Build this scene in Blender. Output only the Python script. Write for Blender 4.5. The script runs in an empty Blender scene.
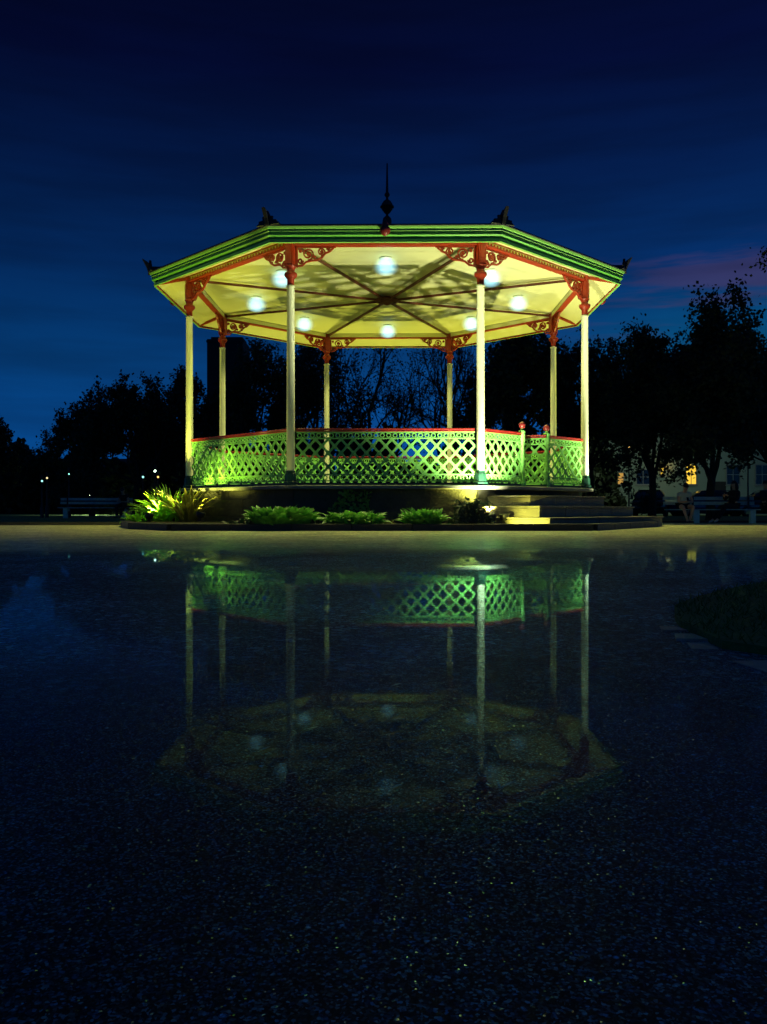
import bpy, math, random
import numpy as np
from mathutils import Vector, Matrix
PI = math.pi
rnd = random.Random(11)
scene = bpy.context.scene
COL = scene.collection
R = 4.3                      # bandstand circumradius (column line)
CX, CY = 0.08, 18.55         # bandstand centre
CAMZ = 0.335
F = 841.0

def gz(y):                   # the paving falls gently away behind the bandstand
    t = min(1.0, max(0.0, (y-14.0)/13.0)); t = t*t*(3-2*t)
    return -0.165*t
def px(x, d): return (x-383.5)/F*d
def pz(y, d): return CAMZ+(508-y)/F*d

# ------------------------------------------------------------------ materials
def newmat(name):
    m = bpy.data.materials.new(name); m.use_nodes = True
    nt = m.node_tree; nt.nodes.clear()
    return m, nt, nt.nodes, nt.links
def mat(name, col, rough=.6, var=.25, scale=6., bump=.1, metal=0., bscale=None, spec=.5, coat=0., trans=0.):
    m, nt, N, L = newmat(name)
    out = N.new('ShaderNodeOutputMaterial'); b = N.new('ShaderNodeBsdfPrincipled')
    L.new(b.outputs[0], out.inputs[0])
    tc = N.new('ShaderNodeTexCoord')
    no = N.new('ShaderNodeTexNoise'); no.inputs['Scale'].default_value = scale; no.inputs['Detail'].default_value = 6
    L.new(tc.outputs['Object'], no.inputs['Vector'])
    mx = N.new('ShaderNodeMix'); mx.data_type = 'RGBA'
    c = np.array(col)
    mx.inputs[6].default_value = (*np.clip(c*(1-var), 0, 1), 1); mx.inputs[7].default_value = (*np.clip(c*(1+var), 0, 1), 1)
    L.new(no.outputs[0], mx.inputs[0]); L.new(mx.outputs[2], b.inputs['Base Color'])
    b.inputs['Roughness'].default_value = rough; b.inputs['Metallic'].default_value = metal
    b.inputs['Specular IOR Level'].default_value = spec
    b.inputs['Coat Weight'].default_value = coat
    if bump:
        n2 = N.new('ShaderNodeTexNoise'); n2.inputs['Scale'].default_value = bscale or scale*6; n2.inputs['Detail'].default_value = 4
        L.new(tc.outputs['Object'], n2.inputs['Vector'])
        bp = N.new('ShaderNodeBump'); bp.inputs['Strength'].default_value = bump; bp.inputs['Distance'].default_value = .02
        L.new(n2.outputs[0], bp.inputs['Height']); L.new(bp.outputs[0], b.inputs['Normal'])
    if trans:
        tr = N.new('ShaderNodeBsdfTranslucent'); ms = N.new('ShaderNodeMixShader'); ms.inputs[0].default_value = trans
        L.new(mx.outputs[2], tr.inputs[0]); L.new(b.outputs[0], ms.inputs[1]); L.new(tr.outputs[0], ms.inputs[2])
        L.new(ms.outputs[0], out.inputs[0])
    return m
def emis(name, col, strength, radial=None, edge=None):
    m, nt, N, L = newmat(name)
    out = N.new('ShaderNodeOutputMaterial'); e = N.new('ShaderNodeEmission')
    e.inputs[0].default_value = (*col, 1); e.inputs[1].default_value = strength
    L.new(e.outputs[0], out.inputs[0])
    if radial:
        tc = N.new('ShaderNodeTexCoord'); ln = N.new('ShaderNodeVectorMath'); ln.operation = 'LENGTH'
        sc = N.new('ShaderNodeVectorMath'); sc.operation = 'MULTIPLY'; sc.inputs[1].default_value = (1, 1, 0)
        L.new(tc.outputs['Object'], sc.inputs[0]); L.new(sc.outputs[0], ln.inputs[0])
        mr = N.new('ShaderNodeMapRange'); mr.interpolation_type = 'SMOOTHSTEP'
        mr.inputs[1].default_value = radial*.35; mr.inputs[2].default_value = radial
        mr.inputs[3].default_value = strength; mr.inputs[4].default_value = edge
        L.new(ln.outputs['Value'], mr.inputs[0]); L.new(mr.outputs[0], e.inputs[1])
    return m

M = {}
M['cream'] = mat('cream_paint', (.78, .80, .56), .45, .03, 3, .02)
M['ceil'] = mat('ceiling_paint', (.76, .74, .38), .6, .07, 2, .08, bscale=30)
M['red'] = mat('red_oxide_paint', (.40, .035, .010), .42, .25, 8, .1)
M['hand'] = mat('handrail_red', (.33, .018, .015), .4, .15, 8, .05)
M['green'] = mat('rail_green_paint', (.23, .62, .14), .45, .3, 14, .08)
M['dkgreen'] = mat('dark_green_paint', (.012, .055, .035), .4, .2, 8, .08)
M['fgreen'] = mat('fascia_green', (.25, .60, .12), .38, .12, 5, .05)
M['fhalf'] = mat('fascia_half_shade_green', (.14, .50, .07), .4, .12, 5, .05)  # the fascia green again, with half shade put into the colour
M['fshade'] = mat('fascia_shade_green', (.05, .26, .05), .4, .12, 5, .05)  # the fascia green again, with the shade of the recesses painted in
M['dent'] = mat('dentil_ochre', (.45, .36, .10), .5, .1, 5, 0)
M['lead'] = mat('dark_roof_lead', (.02, .022, .026), .5, .3, 4, .2)
M['rod'] = mat('rod_brown_paint', (.13, .03, .015), .5, .2, 8, .05)
M['iron'] = mat('black_iron', (.012, .012, .014), .5, .2, 5, .1)
M['knob'] = mat('red_knob', (.22, .02, .02), .4, .1, 5, 0)
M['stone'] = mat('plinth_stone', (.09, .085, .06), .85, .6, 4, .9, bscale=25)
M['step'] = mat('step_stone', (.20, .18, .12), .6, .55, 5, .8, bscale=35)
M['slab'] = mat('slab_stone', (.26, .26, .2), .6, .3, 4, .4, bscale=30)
M['floor'] = mat('dark_floor_cover', (.02, .018, .015), .7, .3, 4, .2)
M['kerb'] = mat('kerb_stone', (.02, .02, .02), .6, .4, 5, .5, bscale=30)
M['soil'] = mat('soil', (.018, .014, .009), .95, .5, 8, .9, bscale=30)
M['leafA'] = mat('hosta_leaf', (.24, .62, .10), .45, .5, 9, 0, trans=.25)
M['leafB'] = mat('fern_leaf', (.32, .72, .06), .45, .5, 9, 0, trans=.3)
M['leafC'] = mat('strap_leaf', (.20, .19, .035), .5, .5, 9, 0, trans=.3)
M['leafD'] = mat('shrub_leaf', (.025, .07, .045), .5, .5, 9, 0, trans=.2)
M['ivy'] = mat('ivy_leaf', (.25, .45, .07), .5, .5, 9, 0, trans=.2)
M['stem'] = mat('stem_bark', (.05, .05, .02), .8, .3, 9, 0)
M['tleaf'] = mat('tree_leaf', (.022, .035, .012), .7, .5, 2, 0)
M['bark'] = mat('tree_bark', (.022, .018, .014), .9, .4, 5, .5)
M['tufts'] = mat('grass_blades', (.10, .20, .03), .7, .6, 6, 0)
M['fit'] = mat('lamp_casing', (.03, .03, .03), .4, .2, 6, .05)
M['conc'] = mat('pale_concrete', (.6, .8, .66), .8, .2, 9, .3)
M['slat'] = mat('painted_slats', (.36, .46, .42), .6, .35, 12, .2)
M['skin'] = mat('skin', (.7, .36, .22), .55, .1, 9, 0)
M['tee'] = mat('grey_cloth', (.6, .58, .42), .9, .2, 14, .2)
M['blackc'] = mat('black_cloth', (.008, .008, .01), .9, .2, 14, .2)
M['hair'] = mat('dark_hair', (.01, .008, .006), .6, .3, 20, .3)
M['shoe'] = mat('pale_shoe', (.5, .5, .48), .6, .1, 9, 0)
M['dshoe'] = mat('dark_shoe', (.03, .03, .03), .6, .1, 9, 0)
M['screen'] = mat('phone_case', (.01, .01, .012), .2, .1, 9, 0)
M['carb'] = mat('black_car_paint', (.006, .007, .01), .18, .1, 3, 0, coat=.6)
M['carblue'] = mat('blue_car_paint', (.01, .02, .07), .2, .1, 3, 0, coat=.6)
M['carg'] = mat('silver_car_paint', (.12, .13, .15), .25, .1, 3, 0, coat=.6)
M['glass'] = mat('car_glass', (.006, .008, .01), .06, .1, 3, 0)
M['rubber'] = mat('rubber', (.01, .01, .01), .8, .1, 3, 0)
M['rim'] = mat('alloy', (.25, .25, .26), .35, .1, 3, 0, metal=.8)
M['render'] = mat('house_render', (.30, .36, .27), .85, .15, .8, .2)
M['dbrick'] = mat('dark_brick', (.03, .028, .026), .9, .3, 1.2, .3)
M['frame'] = mat('window_frame', (.25, .25, .22), .6, .1, 3, 0)
M['dglass'] = mat('dark_pane', (.01, .012, .015), .1, .1, 3, 0)
M['slate'] = mat('roof_slate', (.02, .022, .026), .7, .3, 4, .4)
M['wlit'] = emis('lit_window', (1, .62, .06), 1.1)
M['wlit2'] = emis('lit_window_dim', (1, .55, .12), .5)
M['lampY'] = emis('uplight_lens', (1, .93, .45), 9)
M['lampO'] = emis('unlit_lens_glow', (1, .93, .45), .4)
def glow_mat():  # glowing haze that stands in for the soft halo around each lamp
    m, nt, N, L = newmat('lamp_halo_glow')
    out = N.new('ShaderNodeOutputMaterial'); e = N.new('ShaderNodeEmission'); e.inputs[0].default_value = (.28, .64, .76, 1)
    tc = N.new('ShaderNodeTexCoord'); sub = N.new('ShaderNodeVectorMath'); sub.operation = 'SUBTRACT'; sub.inputs[1].default_value = (0, 0, 4.83)
    ln = N.new('ShaderNodeVectorMath'); ln.operation = 'LENGTH'; L.new(tc.outputs['Object'], sub.inputs[0]); L.new(sub.outputs[0], ln.inputs[0])
    mr = N.new('ShaderNodeMapRange'); mr.interpolation_type = 'SMOOTHSTEP'; L.new(ln.outputs['Value'], mr.inputs[0])
    for i, q in enumerate((.0, .27, 8.0, 0.)): mr.inputs[i+1].default_value = q
    L.new(mr.outputs[0], e.inputs[1])
    L.new(e.outputs[0], out.inputs['Volume']); return m
M['lampC'] = glow_mat()
M['lampW'] = emis('street_lamp_white', (.75, 1, .75), 12)
M['lampG'] = emis('street_lamp_teal', (.3, .9, .75), 2)
M['lampA'] = emis('street_lamp_amber', (1, .55, .15), 2.2)
M['headl'] = emis('car_headlight', (1, .85, .45), 1.2)
M['fallen'] = mat('fallen_leaf', (.22, .5, .45), .4, .3, 9, 0)

def ground_mat():
    m, nt, N, L = newmat('wet_asphalt')
    out = N.new('ShaderNodeOutputMaterial')
    tc = N.new('ShaderNodeTexCoord'); V = tc.outputs['Object']
    sep = N.new('ShaderNodeSeparateXYZ'); L.new(V, sep.inputs[0])
    def math_(op, a, b=None, c=None):
        n = N.new('ShaderNodeMath'); n.operation = op
        for i, v in enumerate((a, b, c)):
            if v is None: continue
            if isinstance(v, (int, float)): n.inputs[i].default_value = v
            else: L.new(v, n.inputs[i])
        return n.outputs[0]
    def noise(s, d=3):
        n = N.new('ShaderNodeTexNoise'); n.inputs['Scale'].default_value = s; n.inputs['Detail'].default_value = d
        L.new(V, n.inputs['Vector']); return n.outputs[0]
    def vor(s):
        n = N.new('ShaderNodeTexVoronoi'); n.inputs['Scale'].default_value = s; L.new(V, n.inputs['Vector']); return n
    def ramp(v, pts, cards=False):
        r = N.new('ShaderNodeValToRGB'); cr = r.color_ramp
        while len(cr.elements) < len(pts): cr.elements.new(.5)
        for e, (p, c) in zip(cr.elements, pts):
            e.position = p; e.color = (c, c, c, 1) if isinstance(c, (int, float)) else (*c, 1)
        L.new(v, r.inputs[0]); return r.outputs[0]
    def mr(v, a, b, c, d, smooth=True):
        n = N.new('ShaderNodeMapRange'); n.interpolation_type = 'SMOOTHSTEP' if smooth else 'LINEAR'
        L.new(v, n.inputs[0])
        for i, q in enumerate((a, b, c, d)): n.inputs[i+1].default_value = q
        return n.outputs[0]
    def mix(f, a, b):
        n = N.new('ShaderNodeMix'); n.data_type = 'RGBA'
        for i, v in ((0, f), (6, a), (7, b)):
            if isinstance(v, (int, float)): n.inputs[i].default_value = v
            elif isinstance(v, tuple): n.inputs[i].default_value = (*v, 1)
            else: L.new(v, n.inputs[i])
        return n.outputs[2]
    v1 = vor(430); v2 = vor(150); v3 = vor(38); v4 = vor(150); v5 = vor(62)
    def rv(v):
        s = N.new('ShaderNodeSeparateColor'); L.new(v.outputs['Color'], s.inputs[0]); return s.outputs[0], s.outputs[1]
    a1, b1 = rv(v1); a2, b2 = rv(v2); a3, b3 = rv(v3); a4, b4 = rv(v4); a5, b5 = rv(v5)
    fine = ramp(a1, [(0, .004), (.5, .03), (.8, .16), (.93, .45), (1, .75)])
    far_ = mr(sep.outputs[1], .9, 2.6, 0, 1)
    coarse = math_('MULTIPLY', ramp(a5, [(0, .0), (.55, .015), (.82, .14), (1, .65)]), far_)
    coarse2 = math_('MULTIPLY', ramp(b4, [(0, .0), (.65, .01), (.88, .14), (1, .6)]), far_)
    fine = math_('ADD', fine, math_('ADD', coarse, coarse2))
    chips = ramp(a2, [(0, 0.), (.95, 0.), (.98, .5), (1, .9)])
    # round chips only: fade with distance from the cell centre
    cd = mr(v2.outputs['Distance'], .15, .45, 1, 0)
    chipm = math_('MULTIPLY', chips, cd)
    rare = math_('MULTIPLY', ramp(a3, [(0, 0.), (.97, 0.), (.985, .8), (1, .95)]), mr(v3.outputs['Distance'], .07, .16, 1, 0))
    col = math_('ADD', math_('ADD', fine, chipm), rare)
    col = math_('MULTIPLY', col, mr(noise(1.3), .3, .75, .6, 1.35))
    tint = mix(b2, (.14, .62, 1), (.45, .95, .9))
    mul = N.new('ShaderNodeMix'); mul.data_type = 'RGBA'; mul.blend_type = 'MULTIPLY'; mul.inputs[0].default_value = 1
    L.new(tint, mul.inputs[6]); L.new(col, mul.inputs[7])
    wetcol = mul.outputs[2]
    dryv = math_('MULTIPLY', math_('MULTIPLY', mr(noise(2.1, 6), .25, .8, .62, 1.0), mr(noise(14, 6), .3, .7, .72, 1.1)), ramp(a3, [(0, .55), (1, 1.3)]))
    drylit = N.new('ShaderNodeMix'); drylit.data_type = 'RGBA'; drylit.blend_type = 'MULTIPLY'; drylit.inputs[0].default_value = 1
    drylit.inputs[6].default_value = (1, .93, .42, 1); L.new(dryv, drylit.inputs[7])  # pale yellow paints the bandstand's light spill onto the dry paving
    # wet mask : the water film lies on the near paving, giving way to dry paving with lamplight painted in
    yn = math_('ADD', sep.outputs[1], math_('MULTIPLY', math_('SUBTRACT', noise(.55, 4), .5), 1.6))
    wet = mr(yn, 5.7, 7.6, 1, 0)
    base = mix(wet, drylit.outputs[2], wetcol)
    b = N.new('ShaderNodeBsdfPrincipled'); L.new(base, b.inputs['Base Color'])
    b.inputs['Roughness'].default_value = .7; b.inputs['Specular IOR Level'].default_value = .25
    bp = N.new('ShaderNodeBump'); bp.inputs['Strength'].default_value = .35; bp.inputs['Distance'].default_value = .003
    L.new(a1, bp.inputs['Height']); L.new(bp.outputs[0], b.inputs['Normal'])
    g = N.new('ShaderNodeBsdfGlossy'); g.inputs['Color'].default_value = (.5, .85, 1, 1)
    L.new(mr(yn, 5.9, 7.6, .018, .22), g.inputs['Roughness'])
    fr = N.new('ShaderNodeFresnel'); fr.inputs['IOR'].default_value = 1.33
    gk = mr(noise(45, 2), .3, .7, .55, 1.0)
    k = math_('MULTIPLY', mr(yn, 5.9, 7.6, 1.05, .5), gk)
    k = math_('MULTIPLY', k, ramp(a1, [(0, .4), (1, 1.)]))
    k = math_('MULTIPLY', k, ramp(b5, [(0, .7), (.6, 1), (1, 1.)]))
    k = math_('MULTIPLY', k, mr(noise(.9, 4), .25, .6, .7, 1.1))
    k = math_('MULTIPLY', k, mr(noise(3.2, 6), .38, .56, .62, 1.05))
    fac = math_('MULTIPLY', math_('POWER', fr.outputs[0], 2.), k)
    ms = N.new('ShaderNodeMixShader'); L.new(fac, ms.inputs[0]); L.new(b.outputs[0], ms.inputs[1]); L.new(g.outputs[0], ms.inputs[2])
    # mica / quartz chips : small facets tilted at random, they glint where they face a lamp
    def facets(v, thr, rad):
        sb = N.new('ShaderNodeVectorMath'); sb.operation = 'MULTIPLY_ADD'; L.new(v.outputs['Color'], sb.inputs[0]); sb.inputs[1].default_value = (.9, .9, 0); sb.inputs[2].default_value = (-.45, -.45, 1)
        nn = N.new('ShaderNodeVectorMath'); nn.operation = 'NORMALIZE'; L.new(sb.outputs[0], nn.inputs[0])
        sc = N.new('ShaderNodeSeparateColor'); L.new(v.outputs['Color'], sc.inputs[0])
        gg = N.new('ShaderNodeBsdfGlossy'); gg.inputs['Roughness'].default_value = .22; gg.inputs['Color'].default_value = (.6, .95, 1, 1); L.new(nn.outputs[0], gg.inputs['Normal'])
        t_ = N.new('ShaderNodeMath'); t_.operation = 'GREATER_THAN'; L.new(sc.outputs[2], t_.inputs[0]); t_.inputs[1].default_value = thr
        u_ = N.new('ShaderNodeMath'); u_.operation = 'LESS_THAN'; L.new(v.outputs['Distance'], u_.inputs[0]); u_.inputs[1].default_value = rad
        return gg.outputs[0], math_('MULTIPLY', math_('MULTIPLY', t_.outputs[0], u_.outputs[0]), .45)
    cur = ms.outputs[0]
    for v, thr, rad, ya, yb in ((v1, .97, .4, -1, 0), (v2, .975, .26, .6, 1.3), (v5, .955, .14, 1.2, 2.2), (v3, .95, .09, 1.8, 3.0)):
        gs, f_ = facets(v, thr, rad); f_ = math_('MULTIPLY', f_, mr(sep.outputs[1], ya, yb, 0, 1)); m2 = N.new('ShaderNodeMixShader'); L.new(f_, m2.inputs[0]); L.new(cur, m2.inputs[1]); L.new(gs, m2.inputs[2]); cur = m2.outputs[0]
    L.new(cur, out.inputs[0])
    return m
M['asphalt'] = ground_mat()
M['edge'] = mat('edging_stone', (.38, .42, .34), .7, .6, 20, .5)
M['grass'] = mat('lawn_grass', (.13, .20, .04), .9, .6, 3, .8, bscale=60)
M['earth'] = mat('ground_earth', (.02, .03, .012), .95, .5, 2, .6, bscale=30)
M['road'] = mat('road_asphalt', (.05, .05, .05), .7, .3, 2, .3, bscale=50)

# ------------------------------------------------------------------ mesh builder
class MB:
    def __init__(s): s.v = []; s.f = []; s.mi = []; s.cur = 0; s.smooth = []
    def add(s, vs, fs, smooth=False):
        o = len(s.v); s.v.extend([tuple(v) for v in vs])
        for f in fs: s.f.append([i+o for i in f]); s.mi.append(s.cur); s.smooth.append(smooth)
    def box(s, x0, y0, z0, x1, y1, z1, T=None):
        vs = [Vector(p) for p in ((x0,y0,z0),(x1,y0,z0),(x1,y1,z0),(x0,y1,z0),(x0,y0,z1),(x1,y0,z1),(x1,y1,z1),(x0,y1,z1))]
        if T: vs = [T @ v for v in vs]
        s.add(vs, [(0,3,2,1),(4,5,6,7),(0,1,5,4),(1,2,6,5),(2,3,7,6),(3,0,4,7)])
    def bar(s, p0, p1, w, h, up=(0,0,1)):
        p0 = Vector(p0); p1 = Vector(p1); d = (p1-p0).normalized(); u = Vector(up)
        a = d.cross(u)
        if a.length < 1e-4: a = d.cross(Vector((1,0,0)))
        a.normalize(); b = a.cross(d)
        a = a*w/2; b = b*h/2
        vs = [p0-a-b, p0+a-b, p0+a+b, p0-a+b, p1-a-b, p1+a-b, p1+a+b, p1-a+b]
        s.add(vs, [(0,3,2,1),(4,5,6,7),(0,1,5,4),(1,2,6,5),(2,3,7,6),(3,0,4,7)])
    def tube(s, pts, rad, n=6, cap=True):
        pts = [Vector(p) for p in pts]; k = len(pts)
        if not hasattr(rad, '__len__'): rad = [rad]*k
        vs = []; ref = None
        for i in range(k):
            d = (pts[min(i+1, k-1)]-pts[max(i-1, 0)]).normalized()
            if ref is None: ref = Vector((0,0,1)) if abs(d.z) < .9 else Vector((1,0,0))
            a = d.cross(ref).normalized(); b = a.cross(d); ref = b if abs(b.dot(d)) < .9 else ref
            for j in range(n):
                t = 2*PI*j/n; vs.append(pts[i]+(a*math.cos(t)+b*math.sin(t))*rad[i])
        fs = [(i*n+j, i*n+(j+1) % n, (i+1)*n+(j+1) % n, (i+1)*n+j) for i in range(k-1) for j in range(n)]
        if cap: fs += [tuple(range(n))[::-1], tuple(range((k-1)*n, k*n))]
        s.add(vs, fs, True)
    def lathe(s, prof, n=16, c=(0,0), a0=0., smooth=True, close=False):
        vs = []; k = len(prof)
        for r, z in prof:
            for j in range(n):
                t = a0+2*PI*j/n; vs.append((c[0]+r*math.cos(t), c[1]+r*math.sin(t), z))
        fs = [(i*n+j, i*n+(j+1) % n, (i+1)*n+(j+1) % n, (i+1)*n+j) for i in range(k-1) for j in range(n)]
        s.add(vs, fs, smooth)
    def prism(s, poly, z0, z1):
        n = len(poly); vs = [(x, y, z0) for x, y in poly]+[(x, y, z1) for x, y in poly]
        s.add(vs, [tuple(range(n))[::-1], tuple(range(n, 2*n))]+[(i, (i+1) % n, n+(i+1) % n, n+i) for i in range(n)])
    def plate(s, poly, T, th):   # poly in local (x,z), thickness along y
        n = len(poly); vs = [T @ Vector((x, -th/2, z)) for x, z in poly]+[T @ Vector((x, th/2, z)) for x, z in poly]
        s.add(vs, [tuple(range(n)), tuple(range(n, 2*n))[::-1]]+[((i+1) % n, i, n+i, n+(i+1) % n) for i in range(n)])
    def sphere(s, c, r, n=12, m=8, sc=(1,1,1)):
        prof = [(max(1e-4, r*math.sin(PI*i/m)), -r*math.cos(PI*i/m)) for i in range(m+1)]
        vs = []
        for rr, z in prof:
            for j in range(n):
                t = 2*PI*j/n; vs.append((c[0]+rr*math.cos(t)*sc[0], c[1]+rr*math.sin(t)*sc[1], c[2]+z*sc[2]))
        s.add(vs, [(i*n+j, i*n+(j+1) % n, (i+1)*n+(j+1) % n, (i+1)*n+j) for i in range(m) for j in range(n)], True)
    def build(s, name, mats, parent=None, bevel=0):
        me = bpy.data.meshes.new(name); me.from_pydata(s.v, [], s.f)
        for m in (mats if isinstance(mats, (list, tuple)) else [mats]): me.materials.append(m)
        me.polygons.foreach_set('material_index', s.mi); me.polygons.foreach_set('use_smooth', s.smooth)
        me.update()
        o = bpy.data.objects.new(name, me); COL.objects.link(o)
        if parent: o.parent = parent
        if bevel:
            bv = o.modifiers.new('bevel', 'BEVEL'); bv.width = bevel; bv.segments = 2; bv.limit_method = 'ANGLE'
        return o
def tag(o, label=None, cat=None, group=None, kind=None):
    if label: o['label'] = label
    if cat: o['category'] = cat
    if group: o['group'] = group
    if kind: o['kind'] = kind
    return o
def thing(name, label, cat, loc=(0,0,0), rz=0, group=None):
    o = bpy.data.objects.new(name, None); o.empty_display_size = .2; COL.objects.link(o)
    o.location = loc; o.rotation_euler = (0, 0, rz)
    return tag(o, label, cat, group)
def copy_tree(o, parent=None):
    c = o.copy(); COL.objects.link(c); c.parent = parent
    for ch in list(o.children): copy_tree(ch, c)
    return c
def quads_mesh(name, cen, nrm, tan, sx, sy, m, parent=None, fold=0.):
    """many leaf-like quads (numpy)"""
    cen = np.asarray(cen); n = len(cen)
    nrm = nrm/np.linalg.norm(nrm, axis=1)[:, None]
    a = np.cross(nrm, tan); a /= np.linalg.norm(a, axis=1)[:, None]+1e-9; b = np.cross(a, nrm)
    a = a*sx[:, None]/2; b = b*sy[:, None]/2
    v = np.stack([cen-b, cen+a*.9, cen+b, cen-a], 1).reshape(-1, 3)
    me = bpy.data.meshes.new(name)
    me.vertices.add(4*n); me.vertices.foreach_set('co', v.ravel())
    me.loops.add(4*n); me.loops.foreach_set('vertex_index', np.arange(4*n))
    me.polygons.add(n); me.polygons.foreach_set('loop_start', np.arange(0, 4*n, 4)); me.polygons.foreach_set('loop_total', np.full(n, 4))
    me.materials.append(m); me.update(); me.validate()
    o = bpy.data.objects.new(name, me); COL.objects.link(o)
    if parent: o.parent = parent
    return o

# ------------------------------------------------------------------ setting
def sheet(name, xs, ys, zf, m, kind='structure'):
    b = MB(); nx = len(xs); ny = len(ys)
    vs = [(x, y, zf(x, y)) for y in ys for x in xs]
    fs = [(j*nx+i, j*nx+i+1, (j+1)*nx+i+1, (j+1)*nx+i) for j in range(ny-1) for i in range(nx-1)]
    b.add(vs, fs); o = b.build(name, m); return tag(o, kind=kind)
ysf = [-8, 0, 6, 12]+[14+i*.5 for i in range(27)]+[28, 30, 60]
sheet('ground', [-900, -60, 0, 60, 900], [-300]+ysf+[90, 200, 1200], lambda x, y: gz(y)-.02, M['earth'])
sheet('plaza_paving', [-45, -20, 0, 20, 45], ysf[:-1], lambda x, y: gz(y), M['asphalt'])
def lawn_edge(x):
    if x < -6.4: return 18.7+max(0, (x+8.6))*.6 if x > -8.6 else 18.7
    if x < 2: return 20.0+(x+6.4)/8.4*8.3
    return 28.35
b = MB(); k = MB(); xs = [-60+i*1.0 for i in range(121)]; rows = 14
for i in range(len(xs)):
    ye = lawn_edge(xs[i])
    for j in range(rows):
        t = j/(rows-1); y = ye+(72-ye)*t*t
        b.v.append((xs[i], y, gz(y)+.045+.02*min(1, j)))
for i in range(len(xs)-1):
    for j in range(rows-1):
        b.f.append([i*rows+j, (i+1)*rows+j, (i+1)*rows+j+1, i*rows+j+1]); b.mi.append(0); b.smooth.append(True)
    y0, y1 = lawn_edge(xs[i]), lawn_edge(xs[i+1])
    k.bar((xs[i], y0-.04, gz(y0)+.01), (xs[i+1], y1-.04, gz(y1)+.01), .1, .13)
tag(b.build('lawn', M['grass']), kind='structure'); tag(k.build('lawn_kerb', M['kerb']), kind='structure')
sheet('road', [-200, -60, 60, 200], [74, 84], lambda x, y: gz(y)+.004, M['road'])

# bed around the bandstand with its stone kerb
bed = [(-4.08,-5.1),(-3.2,-6.15),(3.0,-6.15),(4.75,-3.5),(5.3,-1.5),(5.5,2.0),(3.9,4.9),(-3.9,4.9),(-5.6,2.2),(-5.3,-1.2),(-4.85,-3.0)]
bedw = [(x+CX, y+CY) for x, y in bed]
s = MB(); s.prism([(CX+x*.985, CY+y*.985) for x, y in bed], -.25, .075); tag(s.build('soil_bed', M['soil']), kind='structure')
s = MB()
for i in range(len(bedw)):
    a = Vector((*bedw[i], 0)); c = Vector((*bedw[(i+1) % len(bedw)], 0)); L_ = (c-a).length; n = max(1, round(L_/.9)); d = (c-a)/n
    for j in range(n):
        p = a+d*j+d.normalized()*.004; q = a+d*(j+1)-d.normalized()*.004
        s.bar((p.x, p.y, -.06), (q.x, q.y, -.06), .16, .32+rnd.uniform(-.006, .006))
tag(s.build('bed_kerb', M['kerb'], bevel=.008), kind='structure')

# ------------------------------------------------------------------ bandstand
BS = thing('bandstand', 'floodlit octagonal bandstand with cream ceiling, green lattice railings and red brackets on slim pale columns', 'bandstand', (CX, CY, 0), math.radians(-.65))
ZF, ZC, ZB = .73, 5.0, 4.885
A8 = [math.radians(22.5+45*i) for i in range(8)]
VX = [Vector((R*math.cos(a), R*math.sin(a), 0)) for a in A8]
def bayT(i):   # local frame of bay i : x along, y outward, origin at vertex i
    a, c = VX[i], VX[(i+1) % 8]; ux = (c-a).normalized(); uz = Vector((0,0,1)); uy = uz.cross(ux)
    return Matrix(((ux.x, uy.x, 0, a.x), (ux.y, uy.y, 0, a.y), (0, 0, 1, 0), (0, 0, 0, 1)))
LB = (VX[1]-VX[0]).length
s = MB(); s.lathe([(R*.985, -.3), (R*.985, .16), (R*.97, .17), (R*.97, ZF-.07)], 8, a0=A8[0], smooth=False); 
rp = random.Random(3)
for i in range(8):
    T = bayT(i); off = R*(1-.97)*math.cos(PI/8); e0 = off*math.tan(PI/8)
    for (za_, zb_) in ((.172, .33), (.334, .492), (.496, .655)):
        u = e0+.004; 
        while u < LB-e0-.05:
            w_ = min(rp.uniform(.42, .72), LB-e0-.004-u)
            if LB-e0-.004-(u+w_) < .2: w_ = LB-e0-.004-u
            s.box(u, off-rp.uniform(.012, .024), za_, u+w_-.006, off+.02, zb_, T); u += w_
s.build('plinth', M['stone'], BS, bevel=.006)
s = MB(); s.lathe([(.01, ZF-.07), (R*1.035, ZF-.07), (R*1.04, ZF-.055), (R*1.04, ZF-.012), (R*1.032, ZF), (.01, ZF)], 8, a0=A8[0], smooth=False); s.build('floor_slab', M['slab'], BS)
s = MB(); s.lathe([(.01, ZF+.004), (R*.985, ZF+.004)], 8, a0=A8[0], smooth=False); s.build('floor_bounce_cover', M['floor'], BS)  # unseen dark layer added to cut bounce light onto the ceiling
# entrance bay : vertices 7 (.924,-.383) and 6 (.383,-.924)
ENT = 6
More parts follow.
